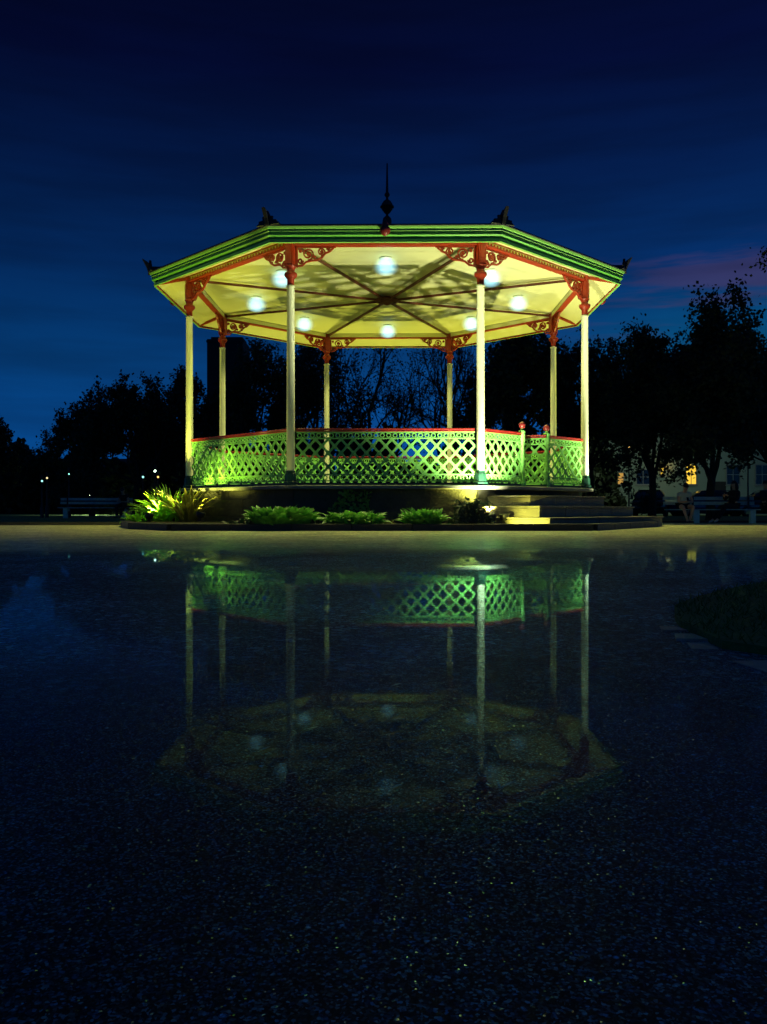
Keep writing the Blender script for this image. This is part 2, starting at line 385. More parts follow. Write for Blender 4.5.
# columns
for i, v in enumerate(VX):
    s = MB()
    s.lathe([(.074, ZF+.2), (.072, 1.9), (.066, 4.16), (.078, 4.165), (.078, 4.19), (.05, 4.2)], 20); sh = s.build('column', M['cream'], BS); sh.location = v
    s = MB()
    s.lathe([(.13, ZF), (.13, ZF+.05), (.11, ZF+.07), (.1, ZF+.2), (.085, ZF+.22), (.085, ZF+.25), (.06, ZF+.26)], 8, a0=A8[0], smooth=False); s.build('base', M['dkgreen'], sh)
    s = MB()
    s.lathe([(.05, 4.195), (.062, 4.21), (.062, 4.30), (.105, 4.35), (.115, 4.38), (.105, 4.41), (.07, 4.43), (.07, 4.47), (.085, 4.5), (.1, 4.52)], 16)
    s.lathe([(.1, 4.52), (.1, 4.98), (.01, 4.98)], 4, a0=PI/4, smooth=False)
    for q in range(4):
        T = Matrix.Rotation(q*PI/2, 4, 'Z'); s.box(-.05, -.085, 4.56, .05, -.075, 4.84, T)
    c = s.build('capital', M['red'], sh); c.rotation_euler = (0, 0, A8[i])
    # rafter from column out to the eave corner
    s = MB(); u = v.normalized(); s.bar(u*(R+.05)+Vector((0,0,4.945)), u*(R*1.145)+Vector((0,0,4.79)), .05, .05); s.build('eave_strut', M['red'], BS)
# beams, dentils, brackets
for i in range(8):
    T = bayT(i)
    s = MB(); s.box(.07, -.05, ZB+.012, LB-.07, .05, ZC-.004, T)
    s.box(.07, -.062, ZB+.085, LB-.07, -.05, ZC-.006, T)
    s.box(.07, -.066, ZB-.01, LB-.07, .058, ZB+.012, T)
    bm_ = s.build('beam', M['red'], BS)
    s = MB(); s.box(.09, .0505, ZB+.014, LB-.09, .062, ZC-.008, T); s.build('inner_board', M['ceil'], bm_)
    s = MB(); nd = 34
    for yy in (-.0575,):
        poly = [(.12, ZB+.074), (.12, ZB+.066)]
        for j in range(nd):
            u = .13+(LB-.26)*(j+.5)/nd; poly += [(u-.018, ZB+.066), (u-.018, ZB+.028), (u+.018, ZB+.028), (u+.018, ZB+.066)]
        poly += [(LB-.12, ZB+.066), (LB-.12, ZB+.074)]
        s.plate(poly[::-1], T @ Matrix.Translation((0, yy, 0)), .013)
    s.build('dentil_course', M['dent'], bm_)
    for side in (0, 1):
        s = MB()
        def W(u, z): 
            return T @ Vector((u if side == 0 else LB-u, 0, z))
        yax = (T.to_3x3() @ Vector((0, 1, 0)))
        zt = ZB-.012; x0 = .1
        def strip(pts, w):
            for (a, c) in zip(pts[:-1], pts[1:]):
                A, C = W(*a), W(*c); dd = (C-A).normalized()*.004; s.bar(A-dd, C+dd, .035, w, up=dd.cross(yax))
        strip([(x0, zt-.012), (.78, zt-.012)], .026)
        strip([(x0+.012, zt-.03), (x0+.012, zt-.36)], .028)
        arc = [(x0+.03, zt-.34), (.2, zt-.33), (.27, zt-.27), (.36, zt-.245), (.46, zt-.235), (.55, zt-.185), (.6, zt-.12), (.68, zt-.085), (.74, zt-.03)]
        strip(arc, .03)
        def scroll(cx, cz, r, turns, a0, dirn):
            n = int(14*turns); pts = []
            for q in range(n+1):
                t = q/n; rr = r*(1-.72*t); a = a0+dirn*2*PI*turns*t; pts.append((cx+rr*math.cos(a), cz+rr*math.sin(a)))
            strip(pts, .024)
        scroll(.30, zt-.135, .105, 1.6, -PI/2, 1)
        scroll(.53, zt-.095, .072, 1.5, -PI/2, 1)
        scroll(.17, zt-.25, .05, 1.2, 0, -1)
        scroll(.66, zt-.05, .032, 1.1, PI, -1)
        for cx_, cz_, r_ in ((.30, zt-.135, .03), (.53, zt-.095, .022), (.165, zt-.08, .03), (.42, zt-.185, .025)):
            s.plate([(cx_+r_*math.cos(q*PI/4), cz_+r_*math.sin(q*PI/4)) for q in range(8)], T if side == 0 else T @ Matrix.Translation((LB, 0, 0)) @ Matrix.Scale(-1, 4, (1,0,0)), .03)
        s.build('bracket', M['red'], BS)
# ceiling with board joints, soffit, roof, fascia
def ceil_mat():
    m = M['ceil']; nt = m.node_tree; N = nt.nodes; L = nt.links
    return m
s = MB(); RC = R*.985
n_b = 12
for i in range(8):        # boards parallel to each bay, one ring step at a time, tiny overlap steps
    a0, a1 = A8[i], A8[(i+1) % 8]
    for q in range(n_b):
        r0 = RC*q/n_b; r1 = RC*(q+1)/n_b-.004
        zz = ZC-.002-.0015*(q % 2)
        P = [(r0*math.cos(a0), r0*math.sin(a0), zz), (r1*math.cos(a0), r1*math.sin(a0), zz), (r1*math.cos(a1), r1*math.sin(a1), zz), (r0*math.cos(a1), r0*math.sin(a1), zz)]
        s.add(P, [(0, 3, 2, 1)])
s.lathe([(.01, ZC+.01), (RC, ZC+.01)], 8, a0=A8[0], smooth=False)
s.build('ceiling', M['ceil'], BS)
s = MB(); s.lathe([(R*1.012, ZC-.008), (R*1.1, 4.87), (R*1.101, 4.878), (R*1.152, 4.775)], 8, a0=A8[0], smooth=False); s.build('soffit', M['ceil'], BS)
E = R
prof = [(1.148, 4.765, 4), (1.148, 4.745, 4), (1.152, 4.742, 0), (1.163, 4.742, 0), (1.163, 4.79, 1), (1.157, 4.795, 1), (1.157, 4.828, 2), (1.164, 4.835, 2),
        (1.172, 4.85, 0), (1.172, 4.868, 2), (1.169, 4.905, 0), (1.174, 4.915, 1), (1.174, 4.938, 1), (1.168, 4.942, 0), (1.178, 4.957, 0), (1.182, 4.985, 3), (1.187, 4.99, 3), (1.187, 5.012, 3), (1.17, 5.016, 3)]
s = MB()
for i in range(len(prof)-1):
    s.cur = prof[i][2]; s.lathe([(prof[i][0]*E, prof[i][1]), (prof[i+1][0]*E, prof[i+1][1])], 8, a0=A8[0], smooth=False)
s.build('fascia', [M['fgreen'], M['fshade'], M['fhalf'], M['lead'], M['red']], BS)
s = MB(); s.lathe([(R*1.17, 5.016), (R*.6, 5.66), (R*.12, 6.28), (R*.05, 6.36), (.01, 6.38)], 8, a0=A8[0], smooth=False)
for a in A8:
    for (r0, z0), (r1, z1) in (((R*1.165, 5.03), (R*.6, 5.67)), ((R*.6, 5.67), (R*.12, 6.29))):
        s.bar((r0*math.cos(a), r0*math.sin(a), z0), (r1*math.cos(a), r1*math.sin(a), z1), .07, .05)
s.build('roof', M['lead'], BS)
s = MB(); s.lathe([(.2, 6.3), (.2, 6.42), (.06, 6.46), (.05, 6.5), (.08, 6.55), (.105, 6.64), (.09, 6.72), (.03, 6.78), (.028, 6.81), (.07, 6.85), (.12, 6.92), (.138, 6.96), (.155, 6.965), (.155, 6.985), (.138, 6.99), (.12, 7.04), (.08, 7.10), (.03, 7.14), (.025, 7.18), (.058, 7.22), (.062, 7.25), (.03, 7.30), (.028, 7.4), (.014, 7.93), (.001, 7.95)], 16)
s.build('roof_finial', M['iron'], BS)
for i, a in enumerate(A8):
    s = MB(); T = Matrix.Rotation(a, 4, 'Z')
    s.plate([(R*1.06, 5.1), (R*1.187, 5.0), (R*1.195, 5.1), (R*1.215, 5.26), (R*1.19, 5.2), (R*1.17, 5.12), (R*1.14, 5.13), (R*1.11, 5.16)], T, .07)
    T2 = T @ Matrix.Translation((R*1.178, 0, 0)) @ Matrix.Rotation(PI/2, 4, 'Z')
    s.plate([(-.22, 5.0), (.22, 5.0), (.16, 5.05), (.17, 5.08), (.09, 5.09), (.10, 5.15), (.05, 5.15), (0, 5.25), (-.05, 5.15), (-.10, 5.15), (-.09, 5.09), (-.17, 5.08), (-.16, 5.05)], T2, .05)
    s.build('corner_crest', M['iron'], BS, bevel=.01)
    if i % 2 == 0: continue
    am = a+PI/8; r = R*1.19*math.cos(PI/8)
    s = MB(); s.lathe([(.001, 4.80), (.05, 4.83), (.085, 4.88), (.085, 4.93), (.045, 4.97), (.06, 4.99), (.035, 5.05), (.001, 5.1)], 12)
    k_ = s.build('eave_drop', M['knob'], BS); k_.location = (r*math.cos(am), r*math.sin(am), 0)
# tie rods, boss
for i, v in enumerate(VX):
    u = v.normalized(); s = MB(); s.bar(u*(R-.1)+Vector((0,0,4.93)), u*.22+Vector((0,0,4.905)), .04, .045); s.build('tie_rod', M['rod'], BS)
s = MB(); s.lathe([(.001, 4.80), (.06, 4.82), (.1, 4.86), (.25, 4.875), (.27, 4.89), (.27, 4.93), (.2, 4.94), (.08, 4.96), (.08, 4.99)], 16)
for i in range(8): s.tube([(.17*math.cos(i*PI/4), .17*math.sin(i*PI/4), 4.85), (.17*math.cos(i*PI/4), .17*math.sin(i*PI/4), 4.88)], .035, 8)
s.build('ceiling_boss', M['rod'], BS)
# ceiling lamps
for i in range(8):
    a = A8[i]+PI/8; p = Vector((.672*R*math.cos(a), .672*R*math.sin(a), 0))
    s = MB(); s.lathe([(.0, 4.995), (.11, 4.995), (.12, 4.985), (.11, 4.975), (.001, 4.97)], 24); o = s.build('ceiling_lamp', M['cream'], BS); o.location = p
    s = MB(); s.sphere((0, 0, 4.83), .27, 24, 16, (1, 1, .6)); d = s.build('globe', M['lampC'], o)
    li = bpy.data.lights.new('ceiling_bulb', 'SPOT'); li.energy = 210; li.color = (1, .97, .3); li.shadow_soft_size = .15; li.spot_size = math.radians(126); li.spot_blend = .35
    lo = bpy.data.objects.new('ceiling_bulb', li); COL.objects.link(lo); lo.parent = o; lo.location = (0, 0, 4.80)
# railings
def rail_panel(T, u0, u1, parent, endposts=True, name='railing'):
    s = MB(); z0 = ZF; H = .985
    s.box(u0, -.035, z0+H-.028, u1, .035, z0+H, T); s.box(u0, -.02, z0+H-.055, u1, .02, z0+H-.036, T)
    hr = s.build(name, M['hand'], parent, bevel=.006)
    s = MB(); L_ = u1-u0
    for zz in (.065, .175, .80, .905):
        s.box(u0, -.012, z0+zz, u1, .012, z0+zz+.022, T)
    nd = max(3, round(L_/.225)); p = L_/nd; za, zb = z0+.197, z0+.80; hz = (zb-za)/2.5; slope = hz/p
    for sg in (1, -1):
        for q in range(-4, nd+5):
            # bar u = q*p + sg*(z-za)/slope
            ua = u0+q*p; ub = ua+sg*(zb-za)/slope
            t0, t1 = 0., 1.
            for lim, lo_ in ((u0, True), (u1, False)):
                da = ua-lim; db = ub-lim
                if not lo_: da, db = -da, -db
                if da < 0 and db < 0: t0 = 2; break
                if da < 0: t0 = max(t0, da/(da-db))
                elif db < 0: t1 = min(t1, da/(da-db))
            if t0 >= t1-.02: continue
            A = T @ Vector((ua+(ub-ua)*t0, .002*sg, za+(zb-za)*t0)); B = T @ Vector((ua+(ub-ua)*t1, .002*sg, za+(zb-za)*t1))
            nrm_ = T.to_3x3() @ Vector((0, 1, 0)); s.bar(A, B, .014, .040, up=(B-A).normalized().cross(nrm_))
    # rosettes on the crossings
    for q in range(0, 2*nd+1):
        for r_ in range(0, 6):
            if (q+r_) % 2: continue
            u = u0+q*p/2; z = za+r_*hz/2
            if u < u0+.02 or u > u1-.02 or z > zb: continue
            s.plate([(u-.044, z), (u, z-.044), (u+.044, z), (u, z+.044)], T, .022)
    # rings in the bottom and top bands
    def ring(u, z, r, w):
        k = 8; vs = []
        for q in range(k):
            c, sn = math.cos(2*PI*q/k), math.sin(2*PI*q/k)
            for rr, yy in ((r, -.008), (r, .008), (r-w, .008), (r-w, -.008)): vs.append(T @ Vector((u+rr*c, yy, z+rr*sn)))
        fs = [(q*4+a, q*4+(a+1) % 4, ((q+1) % k)*4+(a+1) % 4, ((q+1) % k)*4+a) for q in range(k) for a in range(4)]
        s.add(vs, fs)
    nr = nd*2
    for q in range(nr):
        u = u0+(q+.5)*L_/nr
        ring(u, z0+.131, .047, .018); ring(u, z0+.864, .046, .02)
    s.build('lattice', M['green'], hr)
    s = MB(); s.box(u0, -.02, z0+.005, u1, .02, z0+.045, T)
    for q in range(int(L_/.4)+1):
        u = u0+.1+q*.4
        if u < u1: s.box(u-.015, -.015, z0+.046, u+.015, .015, z0+.064, T)
    s.build('bottom_rail', M['dkgreen'], hr)
    return hr
for i in range(8):
    T = bayT(i)
    if i == ENT:
        ua, ub = .355*LB, .608*LB
        rail_panel(T, .1, ua, BS); rail_panel(T, ub, LB-.1, BS)
        for u, st in ((ua+.03, 0), (ub-.03, 0)):
            s = MB(); c = T @ Vector((u, 0, 0))
            s.lathe([(.07, ZF), (.07, ZF+.12), (.045, ZF+.14), (.04, ZF+.8), (.055, ZF+.83), (.055, ZF+.97), (.065, ZF+.99), (.065, ZF+1.02), (.03, ZF+1.03), (.025, ZF+1.07)], 12, c=(c.x, c.y))
            nw = s.build('newel_post', M['green'], BS)
            s = MB(); s.sphere((c.x, c.y, ZF+1.12), .065); s.build('ball', M['knob'], nw)
        # gate leaf swung inwards
        Tg = T @ Matrix.Translation((ub-.08, -.06, 0)) @ Matrix.Rotation(math.radians(-68), 4, 'Z') @ Matrix.Scale(-1, 4, (1, 0, 0))
        rail_panel(Tg, .02, .70, BS, name='gate')
    else:
        rail_panel(T, .1, LB-.1, BS)
# steps down from the gate (three-sided)
Ts = Matrix.Rotation(math.radians(-45), 4, 'Z')   # local x = outward, y = along the bay
s = MB()
ap = R*math.cos(PI/8)
for q, (o, hw, z1, z0) in enumerate([(5.62, 1.82, .182, -.1), (5.2, 1.5, .365, .184), (4.78, 1.18, .548, .367)]):
    c = -.15
    nn = round(2*hw/.75); 
    for j in range(nn):
        y0, y1 = c-hw+2*hw*j/nn, c-hw+2*hw*(j+1)/nn; dz = rp.uniform(-.004, .004); dx = rp.uniform(-.006, .006)
        s.box(ap*.95, y0+.003, z0, o+dx, y1-.003, z1-.032, Ts)
        s.box(ap*.95, y0+.003-(.025 if j == 0 else 0), z1-.03, o+.025+dx, y1-.003+(.025 if j == nn-1 else 0), z1+dz, Ts)
s.build('steps', M['step'], BS, bevel=.008)
s = MB(); s.bar(Ts @ Vector((ap*.97, -1.45, .64)), Ts @ Vector((ap*.97, 1.45, .64)), .14, .1); 

# ------------------------------------------------------------------ uplights
def uplight(p, aim, power, label, lit=True, size=105, blend=.45, group='uplights in the bed around the bandstand'):
    t = thing('uplight', label, 'floodlight', p, 0, group)
    s = MB(); s.lathe([(.001, 0), (.06, 0), (.06, .015), (.02, .02), (.02, .05), (.001, .05)], 12); s.build('spike_base', M['fit'], t)
    d = (Vector(aim)-Vector(p)).normalized(); q = d.to_track_quat('Z', 'Y').to_matrix().to_4x4()
    Tq = Matrix.Translation((0, 0, .10)) @ q
    s = MB(); n = 16
    prof = [(.001, -.05), (.05, -.05), (.075, -.02), (.085, .04), (.085, .055), (.077, .055), (.074, .035)]
    vs = [Tq @ Vector((r*math.cos(2*PI*j/n), r*math.sin(2*PI*j/n), z)) for r, z in prof for j in range(n)]
    s.add(vs, [(i*n+j, i*n+(j+1) % n, (i+1)*n+(j+1) % n, (i+1)*n+j) for i in range(len(prof)-1) for j in range(n)], True); s.build('housing', M['fit'], t)
    s = MB(); vs = [Tq @ Vector((.0755*math.cos(2*PI*j/n), .0755*math.sin(2*PI*j/n), .037)) for j in range(n)]; s.add(vs, [tuple(range(n))]); s.build('lens', M['lampY'] if lit else M['lampO'], t)
    li = bpy.data.lights.new('flood_bulb', 'SPOT'); li.energy = power; li.color = (.94, .95, .15) if power < 590 else (.96, 1, .60); li.spot_size = math.radians(size); li.spot_blend = blend; li.shadow_soft_size = .014
    lo = bpy.data.objects.new('flood_bulb', li); COL.objects.link(lo); lo.parent = t; lo.location = (0, 0, 0)
    lo.matrix_local = Matrix.Translation(Vector((0, 0, .10))+d*.07) @ (-d).to_track_quat('Z', 'Y').to_matrix().to_4x4()
    return t
names = {0: 'east', 1: ''}
UPL = {4: 'uplight among the bright strap leaves at the left end of the bed', 5: 'dim uplight in front of the shadowed front left column', 6: 'glaring uplight between the dark shrub and the steps',
       7: 'uplight right of the steps at the foot of the right column', 0: 'uplight behind the right side of the bandstand plinth', 1: 'uplight behind the right rear column', 2: 'uplight behind the left rear column', 3: 'uplight behind the left side of the bandstand plinth'}
PW = {0: 470, 1: 460, 2: 430, 3: 340, 4: 560, 5: 22, 6: 960, 7: 690}
SZ = {6: 116, 4: 135}
for i, a in enumerate(A8):
    a_ = a-math.radians(.65); r = 1.19*R
    p = (CX+r*math.cos(a_), CY+r*math.sin(a_), .075)
    aim = (CX+.9*R*math.cos(a_), CY+.9*R*math.sin(a_), 5)
    if i == 4: p = (px(149, 15.9), 15.9, .075)
    uplight(p, aim, PW[i], UPL[i], lit=(i != 5), size=SZ.get(i, 88), blend=.6 if i in SZ else .9)
uplight((CX+1.60, CY-5.45, .075), (CX+3.2, CY-5.3, .32), 140, 'low floodlight aimed along the side of the steps', size=140)

uplight((CX+1.70, CY-4.16, .10), (CX+1.66, CY-4.1, 3), 300, 'small uplight close under the plinth wall by the front right column', size=140, blend=.5)
uplight((CX-3.42, CY-3.2, .1), (CX-2.95, CY-2.8, 2.6), 95, 'uplight hidden right of the strap-leaved plant, shining on the left bay of lattice', size=120, blend=.6)
# ------------------------------------------------------------------ plants in the bed
def rosette(name, label, c, n, ln, w, lift, m, cat='plant', group=None, clumps=1, spread=0., seed=0, droop=1., zscale=1.):
    rr = random.Random(seed); t = thing(name, label, cat, c, rr.uniform(0, 6), group); s = MB()
    for q in range(n):
        az = rr.uniform(0, 2*PI); l = ln*rr.uniform(.6, 1.1); el = math.radians(rr.uniform(*lift)); ww = w*rr.uniform(.7, 1.2)
        rad = spread*math.sqrt(rr.random()); aa = rr.uniform(0, 2*PI); o = Vector((rad*math.cos(aa), rad*math.sin(aa)*.75, 0))
        if rad > .3*spread: az = aa+rr.uniform(-1, 1)
        pos = o.copy(); d = Vector((math.cos(az), math.sin(az), 0)); side = Vector((-d.y, d.x, 0)); pts = []; k = 6
        tw = rr.uniform(-.4, .4)
        for i in range(k+1):
            f = i/k; wd = ww*math.sin(PI*min(1, (.12+f*.88)))**.8*.5 if i < k else .002
            sd = (side*math.cos(tw)+Vector((0, 0, 1))*math.sin(tw))*wd
            pts.append((pos-sd, pos+Vector((0, 0, -wd*.25)), pos+sd))
            e = el-droop*f*f*1.3; pos = pos+(d*math.cos(e)+Vector((0, 0, math.sin(e)))*zscale)*l/k
        vs = [p for r3 in pts for p in r3]
        s.add(vs, [(3*i+j, 3*i+j+1, 3*i+j+4, 3*i+j+3) for i in range(k) for j in range(2)], True)
    s.build('foliage', m, t)
    s = MB(); s.lathe([(.001, -.02), (.05, 0), (.03, .06), (.001, .07)], 8); s.build('stem', M['stem'], t)
    return t
def bedpos(pxx, d): return (px(pxx, d), d, .07)
G = 'hostas along the front of the bed'
rosette('hosta', 'wide leafy green hosta below the front left column', bedpos(283, 12.75), 520, .33, .12, (35, 89), M['leafA'], group=G, spread=.44, seed=1)
rosette('hosta', 'low loose hosta under the ivy on the plinth', bedpos(354, 12.8), 380, .28, .11, (30, 88), M['leafA'], group=G, spread=.4, seed=2, droop=1.4)
rosette('hosta', 'small green hosta left of the dark shrub', bedpos(423, 12.8), 340, .29, .09, (35, 89), M['leafA'], group=G, spread=.34, seed=3)
rosette('fern', 'brightly lit yellow-green fern of long blades at the bed corner', bedpos(164, 16.6), 150, .68, .07, (30, 82), M['leafB'], spread=.2, seed=4, droop=1.0)
rosette('ground_cover_plant', 'low bright leafy plant at the left tip of the bed', bedpos(143, 16.2), 150, .25, .06, (10, 75), M['leafB'], spread=.28, seed=5)
rosette('strap_leaf_plant', 'tall arching ochre strap-leaved plant beside the plinth corner', bedpos(188, 15.9), 75, .78, .05, (45, 88), M['leafC'], spread=.22, seed=6, droop=1.1)
rosette('strap_leaf_plant', 'slim upright flowering stems behind the bright fern', bedpos(174, 16.6), 60, .75, .035, (60, 88), M['leafB'], spread=.22, seed=8, droop=.6)
rosette('ground_cover_plant', 'tiny ragged plant between the two widest hostas', bedpos(318, 12.75), 40, .14, .04, (15, 80), M['leafD'], spread=.12, seed=12)
rosette('ground_cover_plant', 'small yellowish tuft right of the loose hosta', bedpos(388, 12.8), 36, .13, .03, (35, 85), M['leafC'], spread=.1, seed=13)
rosette('ground_cover_plant', 'small dark weed left of the widest hosta', bedpos(240, 12.95), 50, .15, .05, (15, 75), M['leafD'], spread=.18, seed=14)
# rounded dark shrub
def shrub(label, c, rx, rz, n, m, seed, leaf=.05):
    t = thing('shrub', label, 'shrub', c); rs = np.random.RandomState(seed)
    u = rs.normal(size=(n, 3)); u /= np.linalg.norm(u, axis=1)[:, None]; u[:, 2] = np.abs(u[:, 2])
    rad = .6+.4*rs.rand(n)**.5; lump = 1+.22*np.sin(u[:, 0]*7+seed)*np.cos(u[:, 1]*6+1)+.12*np.sin(u[:, 2]*11)
    P = u*(rad*lump)[:, None]*np.array([rx, rx*.8, rz])
    quads_mesh('foliage', P, u+rs.normal(size=(n, 3))*.6, rs.normal(size=(n, 3)), leaf*(.6+rs.rand(n)), leaf*1.8*(.6+rs.rand(n)), m, t)
    s = MB()
    for q in range(9):
        a = q*.7; s.tube([(0, 0, -.02), (rx*.3*math.cos(a), rx*.3*math.sin(a), rz*.4), (rx*.6*math.cos(a), rx*.6*math.sin(a), rz*.75)], [.014, .01, .004], 5)
    s.build('stem', M['stem'], t); return t
shrub('dark rounded evergreen shrub beside the glaring uplight', bedpos(472, 12.95), .33, .40, 1500, M['leafD'], 3, .03)
shrub('small low dark shrub right of the plinth uplight glow', (CX+1.35, CY-4.9, .07), .22, .25, 700, M['leafD'], 5, .03)
def ivy(label, x0, z0, x1, z1, n, seed, yy):
    t = thing('ivy', label, 'climber', (CX, CY+yy, 0)); rr = random.Random(seed); rs = np.random.RandomState(seed); s = MB(); P = []
    for q in range(7):
        x = x0+(x1-x0)*rr.random(); pts = []; z = z0
        while z < z1*rr.uniform(.8, 1.05):
            pts.append((x, rr.uniform(-.02, .02), z)); z += .05; x += rr.uniform(-.03, .035)
        if len(pts) > 2:
            s.tube(pts, .004, 4)
            for _ in range(n//7):
                p = rr.choice(pts); P.append((p[0]+rr.gauss(0, .045), p[1]-.03+rr.gauss(0, .02), p[2]+rr.gauss(0, .03)))
    P = np.array(P); k = len(P); nr = rs.normal(size=(k, 3))*.6+np.array([0, -1, .5])
    quads_mesh('foliage', P, nr, rs.normal(size=(k, 3)), .05+.03*rs.rand(k), .05+.04*rs.rand(k), M['ivy'], t); s.build('stem', M['stem'], t)
yp = -(R*.97*math.cos(PI/8)+.03)
ivy('ivy climbing the plinth below the front left column', -1.02, .1, -.62, .72, 190, 4, yp)
ivy('thin ivy strand on the plinth right of the larger ivy', -.5, .1, -.38, .7, 70, 6, yp)

# near grass bed on the right, with its stone edging
edge = [(.80,2.52),(.765,2.38),(.75,2.2),(.735,2.0),(.75,1.83),(.80,1.68),(.95,1.5),(1.3,1.32),(2,1.1),(4,1.0),(9,1.5),(9,6.5),(6,5.7),(4.2,5.1),(3.0,4.55),(2.3,4.15),(1.75,3.76),(1.4,3.4),(1.12,3.05),(.92,2.75)]
inner = []
cen = Vector((2.2, 2.6))
for i, (x, y) in enumerate(edge):
    a = Vector(edge[i-1]); c = Vector(edge[(i+1) % len(edge)]); t = (c-a).normalized(); nrm = Vector((-t.y, t.x)); p = Vector((x, y))
    w = .07 if y < 2.6 and x < 3 else .03
    if y < 1.9 and x < 1: w = .16
    q = p+nrm*w
    if (q-cen).length > (p-cen).length: q = p-nrm*w
    inner.append((q.x, q.y))
s = MB(); s.prism(inner, -.03, .02); tag(s.build('grass_bed', M['grass']), kind='structure')
s = MB(); rr = random.Random(5)
for i in range(len(edge)):
    a, c = Vector(edge[i]), Vector(edge[(i+1) % len(edge)]); ia, ic = Vector(inner[i]), Vector(inner[(i+1) % len(edge)])
    n = max(1, int((c-a).length/.09))
    for j in range(n):
        t0, t1 = (j+.06)/n, (j+.94)/n; P = [a.lerp(c, t0), a.lerp(c, t1), ia.lerp(ic, t1), ia.lerp(ic, t0)]
        P = [p+Vector((rr.uniform(-.014, .014), rr.uniform(-.014, .014))) for p in P]; h = rr.uniform(.001, .009)
        if rr.random() < .35 or P[0].y > 2.42: continue
        s.prism([(p.x, p.y) for p in P], -.02, h)
tag(s.build('bed_edging', M['edge'], bevel=.002), kind='structure')
def inside(x, y, poly):
    r_ = False; j = len(poly)-1
    for i in range(len(poly)):
        xi, yi = poly[i]; xj, yj = poly[j]
        if (yi > y) != (yj > y) and x < (xj-xi)*(y-yi)/(yj-yi)+xi: r_ = not r_
        j = i
    return r_
rs = np.random.RandomState(2); B = []
while len(B) < 15000:
    x = rs.uniform(.7, 3.4); y = rs.uniform(1.0, 4.9)
    if inside(x, y, inner): B.append((x, y))
B = np.array(B); n = len(B); h = .012+.02*rs.rand(n); th = rs.rand(n)*2*PI; lean = rs.normal(size=(n, 2))*.018
w = .0025; c0 = np.stack([B[:, 0], B[:, 1], np.full(n, .018)], 1)
sd = np.stack([np.cos(th)*w, np.sin(th)*w, 0*th], 1); tip = c0+np.stack([lean[:, 0], lean[:, 1], h], 1)
v = np.stack([c0-sd, c0+sd, tip], 1).reshape(-1, 3)
me = bpy.data.meshes.new('grass'); me.from_pydata(v.tolist(), [], np.arange(3*n).reshape(-1, 3).tolist()); me.materials.append(M['tufts'])
o = bpy.data.objects.new('grass', me); COL.objects.link(o)
tag(o, 'short dark grass in the near bed at the right edge', 'grass', kind='stuff')

# fallen leaves on the wet paving
FL = [(397, 687, 'pale fallen leaf on the wet paving below the lattice reflection'), (293, 777, 'fallen leaf on the wet paving near the lower left of the roof reflection'), (265, 752, 'fallen leaf left of the centre of the roof reflection'), (313, 731, 'fallen leaf inside the upper left of the roof reflection'),
      (508, 788, 'fallen leaf at the lower right of the roof reflection'), (397, 790, 'fallen leaf below the centre of the roof reflection'), (490, 744, 'fallen leaf near the reflected front right column'), (397, 722, 'fallen leaf at the centre of the reflected ceiling edge')]
for q, (x, y, lb) in enumerate(FL):
    d = F*CAMZ/(y-508); s = MB(); l = .006*d/1.2
    s.add([(-l*1.6, 0, 0), (-l*.3, -l*.7, .002), (l*1.5, 0, .004), (0, l*.7, .002)], [(0, 1, 2, 3)])
    o = s.build('fallen_leaf', M['fallen']); o.location = (px(x, d), d, .003); o.rotation_euler = (0, 0, rnd.uniform(-.6, .6)); tag(o, lb, 'leaf', 'fallen leaves on the wet paving')

